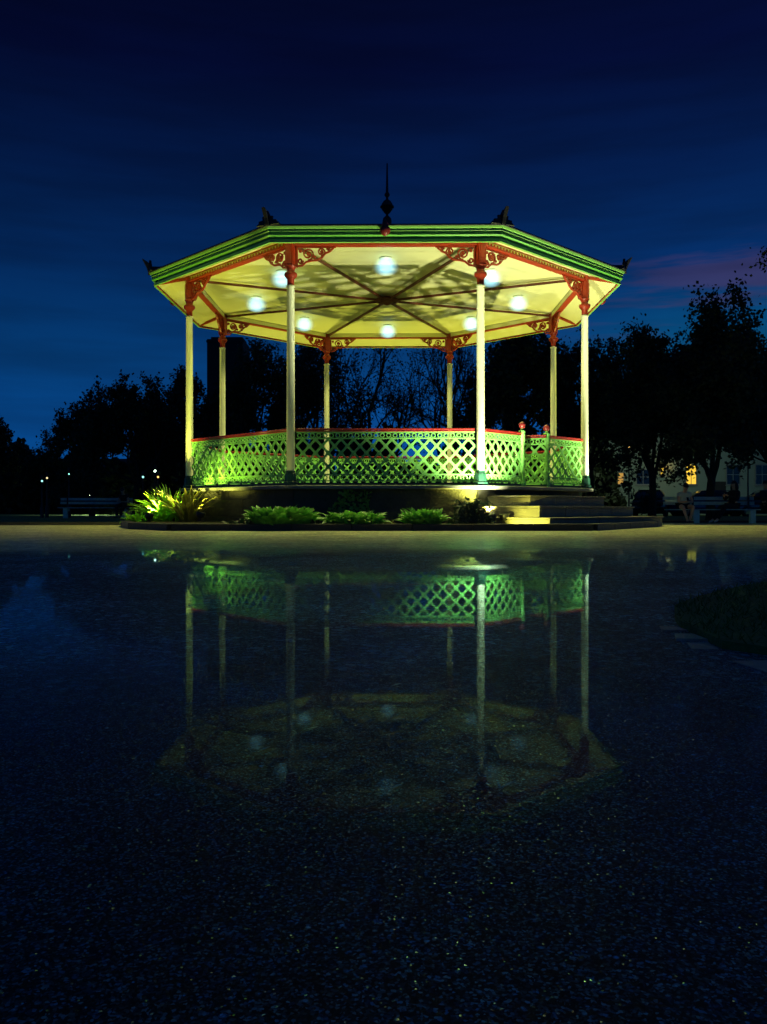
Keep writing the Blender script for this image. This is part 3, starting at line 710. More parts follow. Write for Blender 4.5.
# ------------------------------------------------------------------ trees
def tree(label, pxc, d, topy, wpx, leaves=14000, lsize=.2, seed=1, bare=False, crown0=.28, group='trees behind the bandstand', name='tree', levels=5, X=None, minz=0., cone=.35):
    rr = random.Random(seed); rs = np.random.RandomState(seed)
    g = gz(d)+.03; H = pz(topy, d)-g; Wd = wpx/F*d; x0 = px(pxc, d) if X is None else X
    t = thing(name, label, 'tree', (x0, d, g), 0, group)
    segs = []; tips = []
    def grow(p, dr, ln, rad, lv):
        pts = [p.copy()]; k = 4 if lv < 2 else 3; q = p.copy(); dd = dr.copy()
        for i in range(k):
            dd = (dd+Vector((rr.gauss(0, .16), rr.gauss(0, .16), rr.gauss(0, .10)+(.05 if lv else .0)))).normalized()
            q = q+dd*ln/k; pts.append(q.copy())
            if lv >= levels-2: tips.append(q.copy())
        segs.append((pts, [max(.006, rad*(1-.45*i/k)) for i in range(k+1)], lv))
        if lv < levels:
            nc = 3 if lv < 2 else rr.choice((2, 3)) 
            if bare: nc = 3
            for c in range(nc+(1 if lv < 3 else 0)):
                f = rr.uniform(.45, 1) if c < nc-1 else 1.; idx = min(k, max(1, round(f*k))); b_ = pts[idx]
                ax = Vector((rr.gauss(0, 1), rr.gauss(0, 1), rr.gauss(0, .35))).normalized()
                nd_ = (dd*rr.uniform(.5, .9)+ax*rr.uniform(.5, .95)).normalized()
                grow(b_, nd_, ln*rr.uniform(.6, .82), rad*.55, lv+1)
    lt = H*crown0; segs.append(([Vector((0, 0, -.1)), Vector((.0, 0, .3)), Vector((rr.gauss(0, .08), 0, lt*.6)), Vector((rr.gauss(0, .1), 0, lt))], [H*.03, H*.022, H*.019, H*.017], 0))
    top = segs[0][0][-1]
    for c in range(5):
        a = c*2*PI/5+rr.uniform(-.4, .4); e = rr.uniform(.25, 1.1) if c < 4 else 1.4
        grow(top-Vector((0, 0, rr.uniform(0, lt*.25))), Vector((math.cos(a)*math.cos(e), math.sin(a)*math.cos(e), math.sin(e))), H*.27*rr.uniform(.8, 1.15), H*.012, 1)
    P = np.array([list(q) for q in tips]); hi = np.percentile(P[:, 2], 99.9); lx = np.percentile(np.abs(P[:, 0]), 97)
    sz = (H-lt)/(hi-lt); sx = (Wd/2)/lx; sx = min(sx, 1.9)
    def S(q): 
        kx = sx*(1.12-cone*min(1.3, max(0., (q[2]-lt)/(hi-lt)))**1.5); return Vector((q[0]*kx, q[1]*kx, q[2] if q[2] < lt*.8 else lt*.8+(q[2]-lt*.8)*((H-lt*.8)/(hi-lt*.8))))
    s = MB()
    for pts, rad, lv in segs:
        if lv and S(pts[-1]).z < minz*H: continue
        s.tube([S(q) for q in pts], rad, 8 if lv == 0 else (5 if lv < 3 else 3), cap=False)
    s.build('trunk', M['bark'], t)
    Q = np.array([list(S(q)) for q in tips])
    # clumpy crown: drop whole clumps so that the sky shows through
    keep = rs.rand(len(Q)) < .45; leaves = int(leaves*1.5); lsize = lsize*.62; Q = Q[keep]
    idx = rs.randint(0, len(Q), leaves); wgt = .25*(.5+rs.rand(leaves))
    C = Q[idx]+rs.normal(size=(leaves, 3))*wgt[:, None]*H/13
    C = C[C[:, 2] > max(.1, minz*H)]; leaves = len(C)
    quads_mesh('crown', C, rs.normal(size=(leaves, 3)), rs.normal(size=(leaves, 3)), lsize*(.5+rs.rand(leaves)), lsize*(.7+rs.rand(leaves)), M['tleaf'], t)
    return t
tree('tallest dark tree left of the bandstand with uneven crown', 135, 42, 380, 120, 17000, .20, 21)
tree('dark tree at the left edge of the left group', 92, 46, 386, 62, 10000, .2, 22)
tree('low small tree far left with thin crown', 48, 60, 432, 60, 6000, .22, 23)
tree('dark tree cut by the left edge of the photo', -6, 48, 416, 44, 7000, .2, 24)
tree('dense tree just left of the left columns', 183, 45, 366, 90, 14000, .2, 25)
tree('leafy tree right of the dark tower behind the left bay', 270, 38, 338, 100, 12000, .17, 26)
tree('tree behind the front left column with sky gaps in its crown', 315, 41, 322, 90, 9000, .17, 27)
tree('nearly bare branching tree behind the middle of the bandstand', 368, 36, 305, 120, 2600, .13, 28, bare=True, crown0=.2)
tree('bare slender tree right of the patch of open sky', 455, 37, 310, 84, 2200, .12, 29, bare=True, crown0=.2)
tree('dense dark tree behind the right front column', 520, 34, 318, 112, 18000, .19, 30)
tree('dark tree showing past the right eave of the roof', 590, 36, 330, 100, 15000, .18, 31)
tree('spreading dark tree left of the tallest right tree', 652, 33, 330, 112, 19000, .18, 32, crown0=.23, group='trees on the right side')
tree('tallest dark tree on the right with pointed crown', 711, 30, 293, 104, 23000, .18, 41, crown0=.2, cone=.45, group='trees on the right side')
tree('dark tree cut by the right edge behind the benches', 778, 33, 324, 104, 19000, .18, 34, cone=.4, crown0=.22, group='trees on the right side')
# overhanging tree outside the frame, top right
tree('branch tip of a nearer tree entering at the upper right edge', 814, 22, 230, 96, 6000, .13, 35, crown0=.84, minz=.9, group='trees on the right side')
# low dense understorey trees / bushes
def bush(label, pxc, d, topy, wpx, seed, n=6000):
    g = gz(d); H = pz(topy, d)-g; rx = wpx/F*d/2
    t = thing('bush', label, 'bush', (px(pxc, d), d, g), 0, 'bushes along the far side of the park'); rs = np.random.RandomState(seed)
    u = rs.normal(size=(n, 3)); u /= np.linalg.norm(u, axis=1)[:, None]; u[:, 2] = np.abs(u[:, 2])
    lump = 1+.2*np.sin(u[:, 0]*6+seed)*np.cos(u[:, 2]*7)+.12*np.sin(u[:, 0]*13+seed*2)
    P = u*((rs.rand(n)**.4)*lump)[:, None]*np.array([rx, 2.0, H*.93])
    quads_mesh('foliage', P, rs.normal(size=(n, 3)), rs.normal(size=(n, 3)), .25+.3*rs.rand(n), .3+.3*rs.rand(n), M['tleaf'], t)
    s = MB()
    for q in range(7):
        a = q*.9; s.tube([(0, 0, 0), (rx*.2*math.cos(a), .3*math.sin(a), H*.4), (rx*.5*math.cos(a), .6*math.sin(a), H*.8)], [.09, .06, .02], 5)
    s.build('stem', M['bark'], t)
BU = [(10, 62, 448, 90, 'rounded bush at the far left edge'), (75, 64, 452, 100, 'wide bush behind the left bench'), (150, 58, 436, 110, 'bush below the tallest left tree'), (228, 55, 420, 100, 'tall bush at the foot of the dark tower'),
      (300, 52, 415, 100, 'bush behind the left bay of lattice'), (368, 54, 428, 84, 'bush behind the middle of the lattice'), (440, 54, 446, 80, 'low bush below the open sky gap'), (508, 50, 410, 100, 'bush behind the front right column'), (572, 52, 405, 92, 'tall bush behind the right column')]
for q, (x, d, ty, w, lb) in enumerate(BU): bush(lb, x, d, ty, w, 50+q, 8000)

# ------------------------------------------------------------------ buildings
def window(parent, x, y, z, w, h, m, bars=(1, 1)):
    s = MB(); f = .06
    for a in ((x-w/2-f, z-f, x+w/2+f, z), (x-w/2-f, z+h, x+w/2+f, z+h+f), (x-w/2-f, z+.001, x-w/2, z+h-.001), (x+w/2, z+.001, x+w/2+f, z+h-.001)):
        s.box(a[0], y-.05, a[1], a[2], y+.02, a[3])
    for i in range(bars[0]):
        u = x-w/2+w*(i+1)/(bars[0]+1); s.box(u-.02, y-.03, z+.001, u+.02, y, z+h-.001)
    for j in range(bars[1]):
        u = z+h*(j+1)/(bars[1]+1); s.box(x-w/2+.001, y-.035, u-.02, x+w/2-.001, y-.031, u+.02)
    o = s.build('window', M['frame'], parent)
    s = MB(); s.box(x-w/2, y-.025, z, x+w/2, y-.005, z+h); s.build('pane', m, o)
    s = MB(); s.box(x-w/2-.1, y-.12, z-f-.06, x+w/2+.1, y+.01, z-f-.002); s.build('sill', M['frame'], o)
HD = 54.0
hx0, hx1 = px(606, HD), px(850, HD)
hb = thing('house', 'pale rendered house behind the right trees with one bright yellow window', 'house', (0, HD, gz(HD)))
s = MB(); s.box(hx0, 0, 0, hx1, 9, 7.2); s.build('wall', M['render'], hb)
s = MB(); s.add([(hx0-.3, -.35, 7.15), (hx1+.3, -.35, 7.15), (hx1+.3, 9.35, 7.15), (hx0-.3, 9.35, 7.15), (hx0+1, 4.5, 8.3), (hx1-1, 4.5, 8.3)], [(0, 1, 5, 4), (1, 2, 5), (2, 3, 4, 5), (3, 0, 4), (0, 3, 2, 1)])
rf = s.build('roof', M['slate'], hb)
s = MB(); s.box(hx0+2, 4, 7.6, hx0+2.9, 4.9, 8.7); s.build('chimney', M['dbrick'], rf)
zz = lambda y: pz(y, HD)-gz(HD)
for x, y0, w, h, m in ((691, 484, .62, 1.25, 'wlit'), (617, 484, .8, .7, 'wlit2'), (643, 484, .8, .9, 'dglass'), (671, 419, .7, 1.1, 'wlit'), (696, 417, .5, .9, 'wlit'), (662, 475, .16, .5, 'wlit'), (733, 484, .8, 1.2, 'dglass'), (762, 484, .8, 1.2, 'dglass'), (735, 418, .7, 1.1, 'dglass'), (628, 419, .7, 1.1, 'dglass'), (643, 419, .0, .0, None)):
    if m: window(hb, px(x, HD), 0, zz(y0), w, h, M[m])
s = MB(); dx = px(718, HD); s.box(dx-.5, -.04, .12, dx+.5, .02, 2.2); do = s.build('door', M['dbrick'], hb)
s = MB(); s.box(dx-.7, -.3, 0, dx+.7, -.002, .12); s.build('doorstep', M['step'], hb)
s = MB(); s.sphere((px(666, HD), -.25, zz(468)), .09); wl = s.build('wall_lamp', M['lampA'], hb)
def point(name, loc, e, col, parent=None, r=.1):
    li = bpy.data.lights.new(name, 'POINT'); li.energy = e; li.color = col; li.shadow_soft_size = r
    lo = bpy.data.objects.new(name, li); COL.objects.link(lo); lo.location = loc
    if parent: lo.parent = parent
    return lo
point('wall_lamp_bulb', (px(666, HD), -.5, zz(466)), 5, (1, .7, .25), hb)

tb = thing('tower_block', 'plain dark tower silhouetted against the sky left of the bandstand', 'tower', (px(225, 120), 120, -.2))
w = 36/F*120/2; hh = pz(339, 120)+.2
s = MB(); s.box(-w, 0, 0, w, 6, hh); s.build('wall', M['dbrick'], tb)
s = MB(); s.box(-w*.8, .3, hh, w*.95, 4, hh+.35); s.box(-w-.1, -.1, hh-.5, w+.1, 0-.002, hh-.2); s.build('parapet', M['dbrick'], tb)
# left far terrace
HL = 100.0
hl = thing('terraced_house', 'low dark terrace beyond the far road with a few lit windows', 'house', (0, HL, gz(HL)))
xa, xb = px(-60, HL), px(200, HL)
s = MB(); s.box(xa, 0, 0, xb, 8, 5.2); s.build('wall', M['dbrick'], hl)
s = MB(); s.add([(xa, -.3, 5.2), (xb, -.3, 5.2), (xb, 8.3, 5.2), (xa, 8.3, 5.2), (xa, 4, 6.6), (xb, 4, 6.6)], [(0, 1, 5, 4), (1, 2, 5), (2, 3, 4, 5), (3, 0, 4), (0, 3, 2, 1)]); s.build('roof', M['slate'], hl)
zl = lambda y: pz(y, HL)-gz(HL)
for x, y, w_, h_, m in ((121, 491, .35, .8, 'wlit2'), (8, 502, .5, .4, 'wlit2'), (28, 505, .5, 1.6, 'wlit2'), (60, 500, .5, .9, 'dglass'), (100, 500, .5, .9, 'dglass'), (143, 500, .5, .9, 'dglass'), (160, 500, .5, .9, 'dglass')): window(hl, px(x, HL), 0, zl(y), w_, h_, M[m], (1, 0))

# ------------------------------------------------------------------ street lamps (far)
def lamp(label, x, y, d, m, e=0, col=(1, 1, 1), r=.14, group='lit lamps seen far off on the left'):
    g = gz(d); H = pz(y, d)-g
    t = thing('street_lamp', label, 'street lamp', (px(x, d), d, g), 0, group)
    s = MB(); s.lathe([(.09, 0), (.09, .5), (.05, .6), (.035, H-.2), (.05, H-.15)], 8); s.build('pole', M['iron'], t)
    s = MB(); s.lathe([(.05, H-.17), (r*.9, H-.13), (r*.9, H-.11)], 10); s.lathe([(r*1.2, H+.12), (.05, H+.26), (.001, H+.3)], 10); s.build('hood', M['iron'], t)
    s = MB(); s.sphere((0, 0, H), r, 10, 6); s.build('globe', m, t)
    if e:
        lo = point('street_bulb', (0, 0, H-.18), e, col, t)
        if d > 50: lo.data.type = 'SPOT'; lo.data.spot_size = math.radians(165)
        if d < 50:
            lo.data.type = 'SPOT'; lo.data.spot_size = math.radians(120); lo.data.spot_blend = .8; lo.location = (0, .2, H-.1); lo.rotation_euler = (math.radians(62), 0, 0)
    return t
lamp('bright white-green lamp right behind the left bench', 92, 496, 52, M['lampW'], 900, (.75, 1, .6), r=.15)
lamp('small white lamp, left one of the high pair on the left', 42, 481, 38, M['lampG'], r=.045)
lamp('small yellowish lamp, right one of the high pair on the left', 47, 478, 38.5, M['headl'], r=.045)
lamp('tiny faint lamp between the left trees', 69, 474, 39, M['lampG'], r=.035)
lamp('white lamp left of the left column', 155, 471, 37, M['lampW'], r=.045)
lamp('amber lamp just below the white one by the left column', 158, 477, 37.5, M['lampA'], r=.045)
lamp('teal lamp left of the white lamp near the left column', 143, 477, 38, M['lampG'], r=.05)
# lamps added to brighten the house front, hidden among the right trees
lamp('added greenish lamp brightening the pale house behind the right trees', 629, 447, 47, M['lampA'], 240, (.8, 1, .7), r=.05, group='lamps added to light the pale house')
lamp('second added lamp brightening the pale house near the right edge', 748, 440, 47, M['lampA'], 130, (.7, 1, .75), r=.05, group='lamps added to light the pale house')

# ------------------------------------------------------------------ cars
def car(label, x, d, rz, m, lights=False, group='parked cars'):
    t = thing('parked_car', label, 'car', (x, d, gz(d)), rz, group)
    # lofted body : stations along x (length), each (half width bottom, sill z, belt z, half width at belt)
    def loft(sts, name, mm, par, bev=.03):
        s = MB(); n = 8; vs = []
        for (xx, hw, zb, zt, hw2) in sts:
            ring_ = [(-hw*.92, zb), (hw*.92, zb), (hw, zb+.12), (hw, zb+(zt-zb)*.6), (hw2, zt-.04), (hw2*.9, zt), (-hw2*.9, zt), (-hw2, zt-.04), (-hw, zb+(zt-zb)*.6), (-hw, zb+.12)]
            vs += [(xx, yy, z) for yy, z in ring_]
        n = 10; k = len(sts)
        fs = [(i*n+j, i*n+(j+1) % n, (i+1)*n+(j+1) % n, (i+1)*n+j) for i in range(k-1) for j in range(n)]+[tuple(range(n))[::-1], tuple(range((k-1)*n, k*n))]
        s.add(vs, fs, True); return s.build(name, mm, par)
    loft([(-2.1, .7, .35, .75, .68), (-2.0, .82, .25, .88, .78), (-1.2, .86, .2, .95, .82), (0, .87, .18, .95, .83), (1.0, .86, .2, .93, .82), (1.9, .8, .25, .78, .75), (2.12, .68, .35, .66, .64)], 'body', m, t)
    loft([(-1.75, .66, .88, .93, .62), (-1.25, .74, .9, 1.36, .6), (-.3, .76, .9, 1.45, .63), (.35, .75, .9, 1.4, .6), (1.1, .7, .88, .93, .66)], 'window', M['glass'], t)
    s = MB(); s.box(-1.15, -.56, 1.425, .25, .56, 1.455); s.build('roof', m, t, bevel=.02)
    for wx in (-1.3, 1.3):
        for sy in (-1, 1):
            s = MB(); s.tube([(wx, sy*.70, .31), (wx, sy*.885, .31)], .31, 18); w_ = s.build('wheel', M['rubber'], t)
            s = MB(); s.tube([(wx, sy*.80, .31), (wx, sy*.892, .31)], .19, 12); s.build('rim', M['rim'], w_)
    for sy in (-1, 1):
        s = MB(); s.sphere((2.0, sy*.58, .64), .1, 10, 6, (.9, 1.4, .8)); s.build('headlight', M['headl'] if lights else M['dglass'], t)
        s = MB(); s.box(-2.1, sy*.6-.12, .72, -1.98, sy*.6+.12, .84); s.build('tail_light', M['knob'], t)
    return t
CP = 'cars parked before the pale house'
car('black car left of the seated people before the house', px(650, 45), 45, math.radians(70), M['carb'], group=CP)
car('dark blue car behind the middle of the right bench', px(705, 46), 46, math.radians(178), M['carblue'], group=CP)
car('black car cut by the right edge behind the bench', px(766, 45), 45, math.radians(178), M['carb'], group=CP)
CL = 'cars on the far road at the left'
car('silver car with lights on, middle of the far left road', px(40, 78), 78, math.radians(-75), M['carg'], True, CL)
car('silver car with glowing lights near the left edge', px(12, 78), 78, math.radians(-100), M['carg'], True, CL)
car('dark car just left of the left bench on the far road', px(52, 79), 79, math.radians(5), M['carb'], False, CL)

# ------------------------------------------------------------------ benches
def bench(label, x, d, rz, ln, legs=(-.8, .8), z=None, group='park benches'):
    t = thing('park_bench', label, 'bench', (x, d, gz(d) if z is None else z), rz, group)
    # faces local -y
    s = MB()
    for q in range(3): s.box(-ln/2, -.38+q*.14, .43, ln/2, -.27+q*.14, .465)
    s.build('seat', M['slat'], t, bevel=.006)
    s = MB()
    for zz0, yy in ((.60, .09), (.76, .13)): s.box(-ln/2, yy, zz0, ln/2, yy+.03, zz0+.11)
    s.build('backrest', M['slat'], t, bevel=.006)
    for q in legs:
        s = MB(); T = Matrix.Translation((q*ln/2, 0, 0))
        s.box(-.09, -.30, 0, .09, -.16, .428, T); s.box(-.09, -.158, .30, .09, .05, .428, T)
        s.build('leg', M['conc'], t, bevel=.01)
        s = MB(); s.box(-.03, .055, .2, .03, .088, .90, T); s.build('back_post', M['iron'], t)
    return t
DB = 27.6
bench('pale slatted bench on the right with two people sitting on it', px(710, DB), DB, 0, 3.0, legs=(-.36, .86))
bench('pale slatted bench cut by the right edge', px(797, DB), DB, 0, 2.1)
bench('weathered slatted bench on the left lawn with a person at its right end', px(96, 36), 36, math.radians(6), 3.0, z=gz(36)+.06)

# ------------------------------------------------------------------ people
def skin_mesh(name, pts, edges, m, parent, sub=2, root=0):
    me = bpy.data.meshes.new(name); me.from_pydata([p[:3] for p in pts], edges, [])
    o = bpy.data.objects.new(name, me); COL.objects.link(o)
    mo = o.modifiers.new('skin', 'SKIN'); mo.use_smooth_shade = True
    if not me.skin_vertices: 
        bpy.context.view_layer.objects.active = o
    for i, p in enumerate(pts):
        r = p[3]; me.skin_vertices[0].data[i].radius = (r, p[4] if len(p) > 4 else r)
        me.skin_vertices[0].data[i].use_root = (i == root)
    ss = o.modifiers.new('sub', 'SUBSURF'); ss.levels = sub; ss.render_levels = sub
    bpy.context.view_layer.update()
    dg = bpy.context.evaluated_depsgraph_get(); ev = o.evaluated_get(dg); nm = bpy.data.meshes.new_from_object(ev)
    nm.name = name; o.modifiers.clear(); o.data = nm; nm.materials.clear(); nm.materials.append(m)
    for p in nm.polygons: p.use_smooth = True
    o.parent = parent; return o
def person(label, loc, rz, J, top, bottom, bare_legs=True, shoe='dshoe', long_hair=False, phone=True, sleeves='short'):
    """J : joints of the pose, facing -y"""
    t = thing('person', label, 'person', loc, rz, None)
    P = []; E = []; I = {}
    def add(k, p, r, r2=None, link=None):
        I[k] = len(P); P.append((*p, r, r2 or r))
        if link: E.append((I[link], I[k]))
    V = {k: Vector(v) for k, v in J.items()}
    add('pel', V['pel'], .15, .12); add('waist', V['pel'].lerp(V['chest'], .5), .135, .11, 'pel'); add('chest', V['chest'], .16, .12, 'waist')
    add('neck0', V['chest'].lerp(V['neck'], .75), .075, .07, 'chest'); add('neck', V['neck'], .052, .052, 'neck0')
    hd = (V['head']-V['neck']).normalized(); fw = V['face'].normalized()
    add('skull0', V['neck']+hd*.07+fw*.012, .07, .075, 'neck'); add('skull1', V['neck']+hd*.15, .082, .092, 'skull0'); add('skull2', V['neck']+hd*.205-fw*.01, .062, .07, 'skull1')
    for sd in ('l', 'r'):
        add('sh'+sd, V['sh'+sd], .062, .062, 'chest'); add('ua'+sd, V['sh'+sd].lerp(V['el'+sd], .5), .048, .048, 'sh'+sd); add('el'+sd, V['el'+sd], .038, .038, 'ua'+sd)
        add('fa'+sd, V['el'+sd].lerp(V['wr'+sd], .4), .038, .038, 'el'+sd); add('wr'+sd, V['wr'+sd], .024, .028, 'fa'+sd)
        hdv = (V['wr'+sd]-V['el'+sd]).normalized(); add('pa'+sd, V['wr'+sd]+hdv*.05, .022, .034, 'wr'+sd)
        sidev = hdv.cross(Vector((0, 0, 1))).normalized(); base = V['wr'+sd]+hdv*.075
        for q, (o_, l) in enumerate(((-.03, .055), (-.01, .068), (.01, .064), (.03, .05))):
            k1 = f'f{q}{sd}'; add(k1, base+sidev*o_+hdv*.01, .0085, .0085, 'pa'+sd); add(k1+'b', base+sidev*o_*1.1+hdv*l*.6+Vector((0, 0, .012)), .008, .008, k1); add(k1+'c', base+sidev*o_*1.1+hdv*l*.75+Vector((0, 0, .034)), .006, .006, k1+'b')
        s_ = 1 if sd == 'l' else -1
        add('th'+sd, V['wr'+sd]+hdv*.03-sidev*.035*s_+Vector((0, 0, .01)), .0105, .0105, 'pa'+sd); add('th2'+sd, V['wr'+sd]+hdv*.065-sidev*.045*s_+Vector((0, 0, .03)), .008, .008, 'th'+sd)
        add('hip'+sd, V['hip'+sd], .095, .095, 'pel'); add('tg'+sd, V['hip'+sd].lerp(V['kn'+sd], .5), .08, .08, 'hip'+sd); add('kn'+sd, V['kn'+sd], .056, .056, 'tg'+sd)
        add('cf'+sd, V['kn'+sd].lerp(V['an'+sd], .35), .056, .056, 'kn'+sd); add('an'+sd, V['an'+sd], .036, .036, 'cf'+sd)
        add('ft'+sd, V['an'+sd]+(V['to'+sd]-V['an'+sd])*.6, .038, .03, 'an'+sd); add('to'+sd, V['to'+sd], .034, .022, 'ft'+sd)
    skin_mesh('body', P, E, M['skin'], t)
    # clothes (shells around the same joints)
    def shell(name, keys, links, m, grow_, extra=()):
        pp = []; ix = {}
        for k in keys: ix[k] = len(pp); q = P[I[k]]; pp.append((q[0], q[1], q[2], q[3]+grow_, q[4]+grow_))
        ee = [(ix[a], ix[b]) for a, b in links]; return skin_mesh(name, pp, ee, m, t, 2)
    up = ['pel', 'waist', 'chest', 'neck0', 'shl', 'shr', 'ual', 'uar']; ul = [('pel', 'waist'), ('waist', 'chest'), ('chest', 'neck0'), ('chest', 'shl'), ('chest', 'shr'), ('shl', 'ual'), ('shr', 'uar')]
    if sleeves == 'long':
        up += ['ell', 'elr', 'fal', 'far', 'wrl', 'wrr']; ul += [('ual', 'ell'), ('uar', 'elr'), ('ell', 'fal'), ('elr', 'far'), ('fal', 'wrl'), ('far', 'wrr')]
    shell('top', up, ul, M[top], .02)
    lo = ['pel', 'hipl', 'hipr', 'tgl', 'tgr']; ll = [('pel', 'hipl'), ('pel', 'hipr'), ('hipl', 'tgl'), ('hipr', 'tgr')]
    if not bare_legs: lo += ['knl', 'knr', 'cfl', 'cfr', 'anl', 'anr']; ll += [('tgl', 'knl'), ('tgr', 'knr'), ('knl', 'cfl'), ('knr', 'cfr'), ('cfl', 'anl'), ('cfr', 'anr')]
    shell('shorts' if bare_legs else 'trousers', lo, ll, M[bottom], .024)
    for sd in ('l', 'r'):
        a, b_ = V['an'+sd], V['to'+sd]; skin_mesh('shoe', [(*(a+(a-b_)*.15-Vector((0, 0, .02))), .042, .035), (*(a.lerp(b_, .5)-Vector((0, 0, .008))), .046, .036), (*(b_+(b_-a)*.1), .04, .028)], [(0, 1), (1, 2)], M[shoe], t, 1)
    # hair cap and face
    c = V['neck']+hd*.15; z = hd; y = -fw; x = y.cross(z).normalized()
    TT = Matrix(((x.x, y.x, z.x, c.x), (x.y, y.y, z.y, c.y), (x.z, y.z, z.z, c.z), (0, 0, 0, 1)))
    s = MB(); n, mrows = 16, 10; vs = []
    for i in range(mrows+1):
        th_ = PI*.62*i/mrows
        for j in range(n):
            ph = 2*PI*j/n; yy = math.sin(th_)*math.sin(ph); lim = 1.0
            q = Vector((math.sin(th_)*math.cos(ph)*.093, yy*.104+.012, math.cos(th_)*.115+.008))
            if yy < -.25 and q.z < .035: q.z = .035+(q.z-.035)*.1; q.y = max(q.y, -.085)
            vs.append(TT @ q)
    s.add(vs, [(i*n+j, i*n+(j+1) % n, (i+1)*n+(j+1) % n, (i+1)*n+j) for i in range(mrows) for j in range(n)], True)
    if long_hair:
        for q in range(9):
            a = -.3+q*(PI+.6)/8; p0 = TT @ Vector((math.cos(a)*.075, math.sin(a)*.07+.02, .02)); p1 = p0+Vector((0, 0, -.16))+x*math.cos(a)*.03; p2 = p1+Vector((0, 0, -.14))
            s.tube([p0, p1, p2], [.035, .04, .012], 6)
    s.build('hair', M['hair'], t)
    s = MB(); s.add([TT @ Vector(q) for q in ((-.014, -.083, -.03), (.014, -.083, -.03), (0, -.112, -.032), (0, -.088, .012))], [(0, 1, 2), (0, 2, 3), (1, 3, 2)], True); s.build('nose', M['skin'], t)
    for sx_ in (-1, 1):
        e_ = TT @ Vector((sx_*.031, -.084, .008)); s = MB(); s.sphere(e_, .011, 8, 6); s.build('eye', M['dshoe'], t)
        e_ = TT @ Vector((sx_*.088, .005, -.01)); s = MB(); s.sphere(e_, .022, 8, 6, (.5, .8, 1.2)); s.build('ear', M['skin'], t)
    s = MB(); s.bar(TT @ Vector((-.022, -.088, -.055)), TT @ Vector((.022, -.088, -.055)), .008, .008); s.build('mouth', M['knob'], t)
    if phone:
        hp = (V['wrl']+V['wrr'])/2+Vector((0, -.07, .055)); ph_ = thing('phone', 'dark phone held by the '+label.split(' with')[0].split(' in ')[0], 'phone', (0, 0, 0))
        T2 = Matrix.Translation(hp) @ Matrix.Rotation(math.radians(-35), 4, 'X'); s = MB(); s.box(-.036, -.004, -.03, .036, .004, .11, T2); s.build('case', M['screen'], ph_, bevel=.003)
        s = MB(); s.box(-.032, .0045, -.025, .032, .0055, .104, T2); s.build('screen', M['dglass'], ph_)
        ph_.location = loc; ph_.rotation_euler = (0, 0, rz)
    return t
hunch = dict(pel=(0, .0, .57), chest=(0, -.09, .88), neck=(0, -.17, 1.05), head=(0, -.24, 1.2), face=(0, -.75, -.65),
             shl=(.17, -.09, .95), shr=(-.17, -.09, .95), ell=(.23, -.2, .70), elr=(-.23, -.2, .70), wrl=(.07, -.36, .70), wrr=(-.07, -.36, .70),
             hipl=(.10, -.03, .54), hipr=(-.10, -.03, .54), knl=(.17, -.46, .54), knr=(-.17, -.46, .54), anl=(.03, -.50, .10), anr=(-.07, -.58, .10), tol=(.08, -.68, .045), tor=(-.13, -.74, .045))
lean = dict(pel=(0, .0, .57), chest=(0, .09, .93), neck=(0, .10, 1.13), head=(0, .08, 1.3), face=(0, -1, -.2),
            shl=(.17, .08, 1.01), shr=(-.17, .08, 1.01), ell=(.22, -.08, .78), elr=(-.22, -.08, .78), wrl=(.07, -.30, .9), wrr=(-.07, -.30, .88),
            hipl=(.10, -.03, .54), hipr=(-.10, -.03, .54), knl=(.12, -.47, .56), knr=(-.10, -.46, .52), anl=(.12, -.84, .13), anr=(-.10, -.80, .12), tol=(.13, -.97, .06), tor=(-.11, -.94, .05))
zb = gz(DB)
person('hunched person in a grey t-shirt and dark shorts on the right bench', (px(682, DB), DB-.12, zb), 0, hunch, 'tee', 'blackc', True, 'dshoe')
person('dark clothed long-haired person turned left on the right bench', (px(731, DB), DB-.10, zb), math.radians(-62), lean, 'blackc', 'blackc', False, 'shoe', True, sleeves='long')
person('dark clothed person at the right edge on the farther bench', (px(766, DB), DB-.12, zb), math.radians(15), lean, 'blackc', 'blackc', False, 'dshoe', phone=False, sleeves='long')
person('person in black with bare arms at the end of the left bench', (px(125, 36), 35.98, gz(36)+.06), math.radians(-8), hunch, 'blackc', 'blackc', False, 'dshoe', phone=False)

# ------------------------------------------------------------------ world, sun, camera
w = bpy.data.worlds.new('World'); scene.world = w; w.use_nodes = True
nt = w.node_tree; N = nt.nodes; L = nt.links; N.clear()
out = N.new('ShaderNodeOutputWorld'); bg = N.new('ShaderNodeBackground'); bg2 = N.new('ShaderNodeBackground'); ad = N.new('ShaderNodeAddShader')
L.new(bg.outputs[0], ad.inputs[0]); L.new(bg2.outputs[0], ad.inputs[1]); L.new(ad.outputs[0], out.inputs[0])
SUN_EL, SUN_AZ = math.radians(-2), math.radians(40)
sky = N.new('ShaderNodeTexSky'); sky.sky_type = 'NISHITA'; sky.sun_disc = False; sky.sun_elevation = SUN_EL; sky.sun_rotation = SUN_AZ
L.new(sky.outputs[0], bg2.inputs[0]); bg2.inputs[1].default_value = .004
tc = N.new('ShaderNodeTexCoord'); sp = N.new('ShaderNodeSeparateXYZ'); L.new(tc.outputs['Generated'], sp.inputs[0])
r = N.new('ShaderNodeValToRGB'); L.new(sp.outputs[2], r.inputs[0]); cr = r.color_ramp
pts = [(0, (.0005, .080, .33)), (.10, (.0005, .060, .25)), (.17, (.0005, .043, .175)), (.27, (.0004, .021, .105)), (.36, (.0004, .0095, .058)), (.46, (.0004, .0026, .027)), (.54, (.0004, .0018, .016)), (.75, (.0006, .010, .042)), (1, (.0008, .019, .068))]
while len(cr.elements) < len(pts): cr.elements.new(.5)
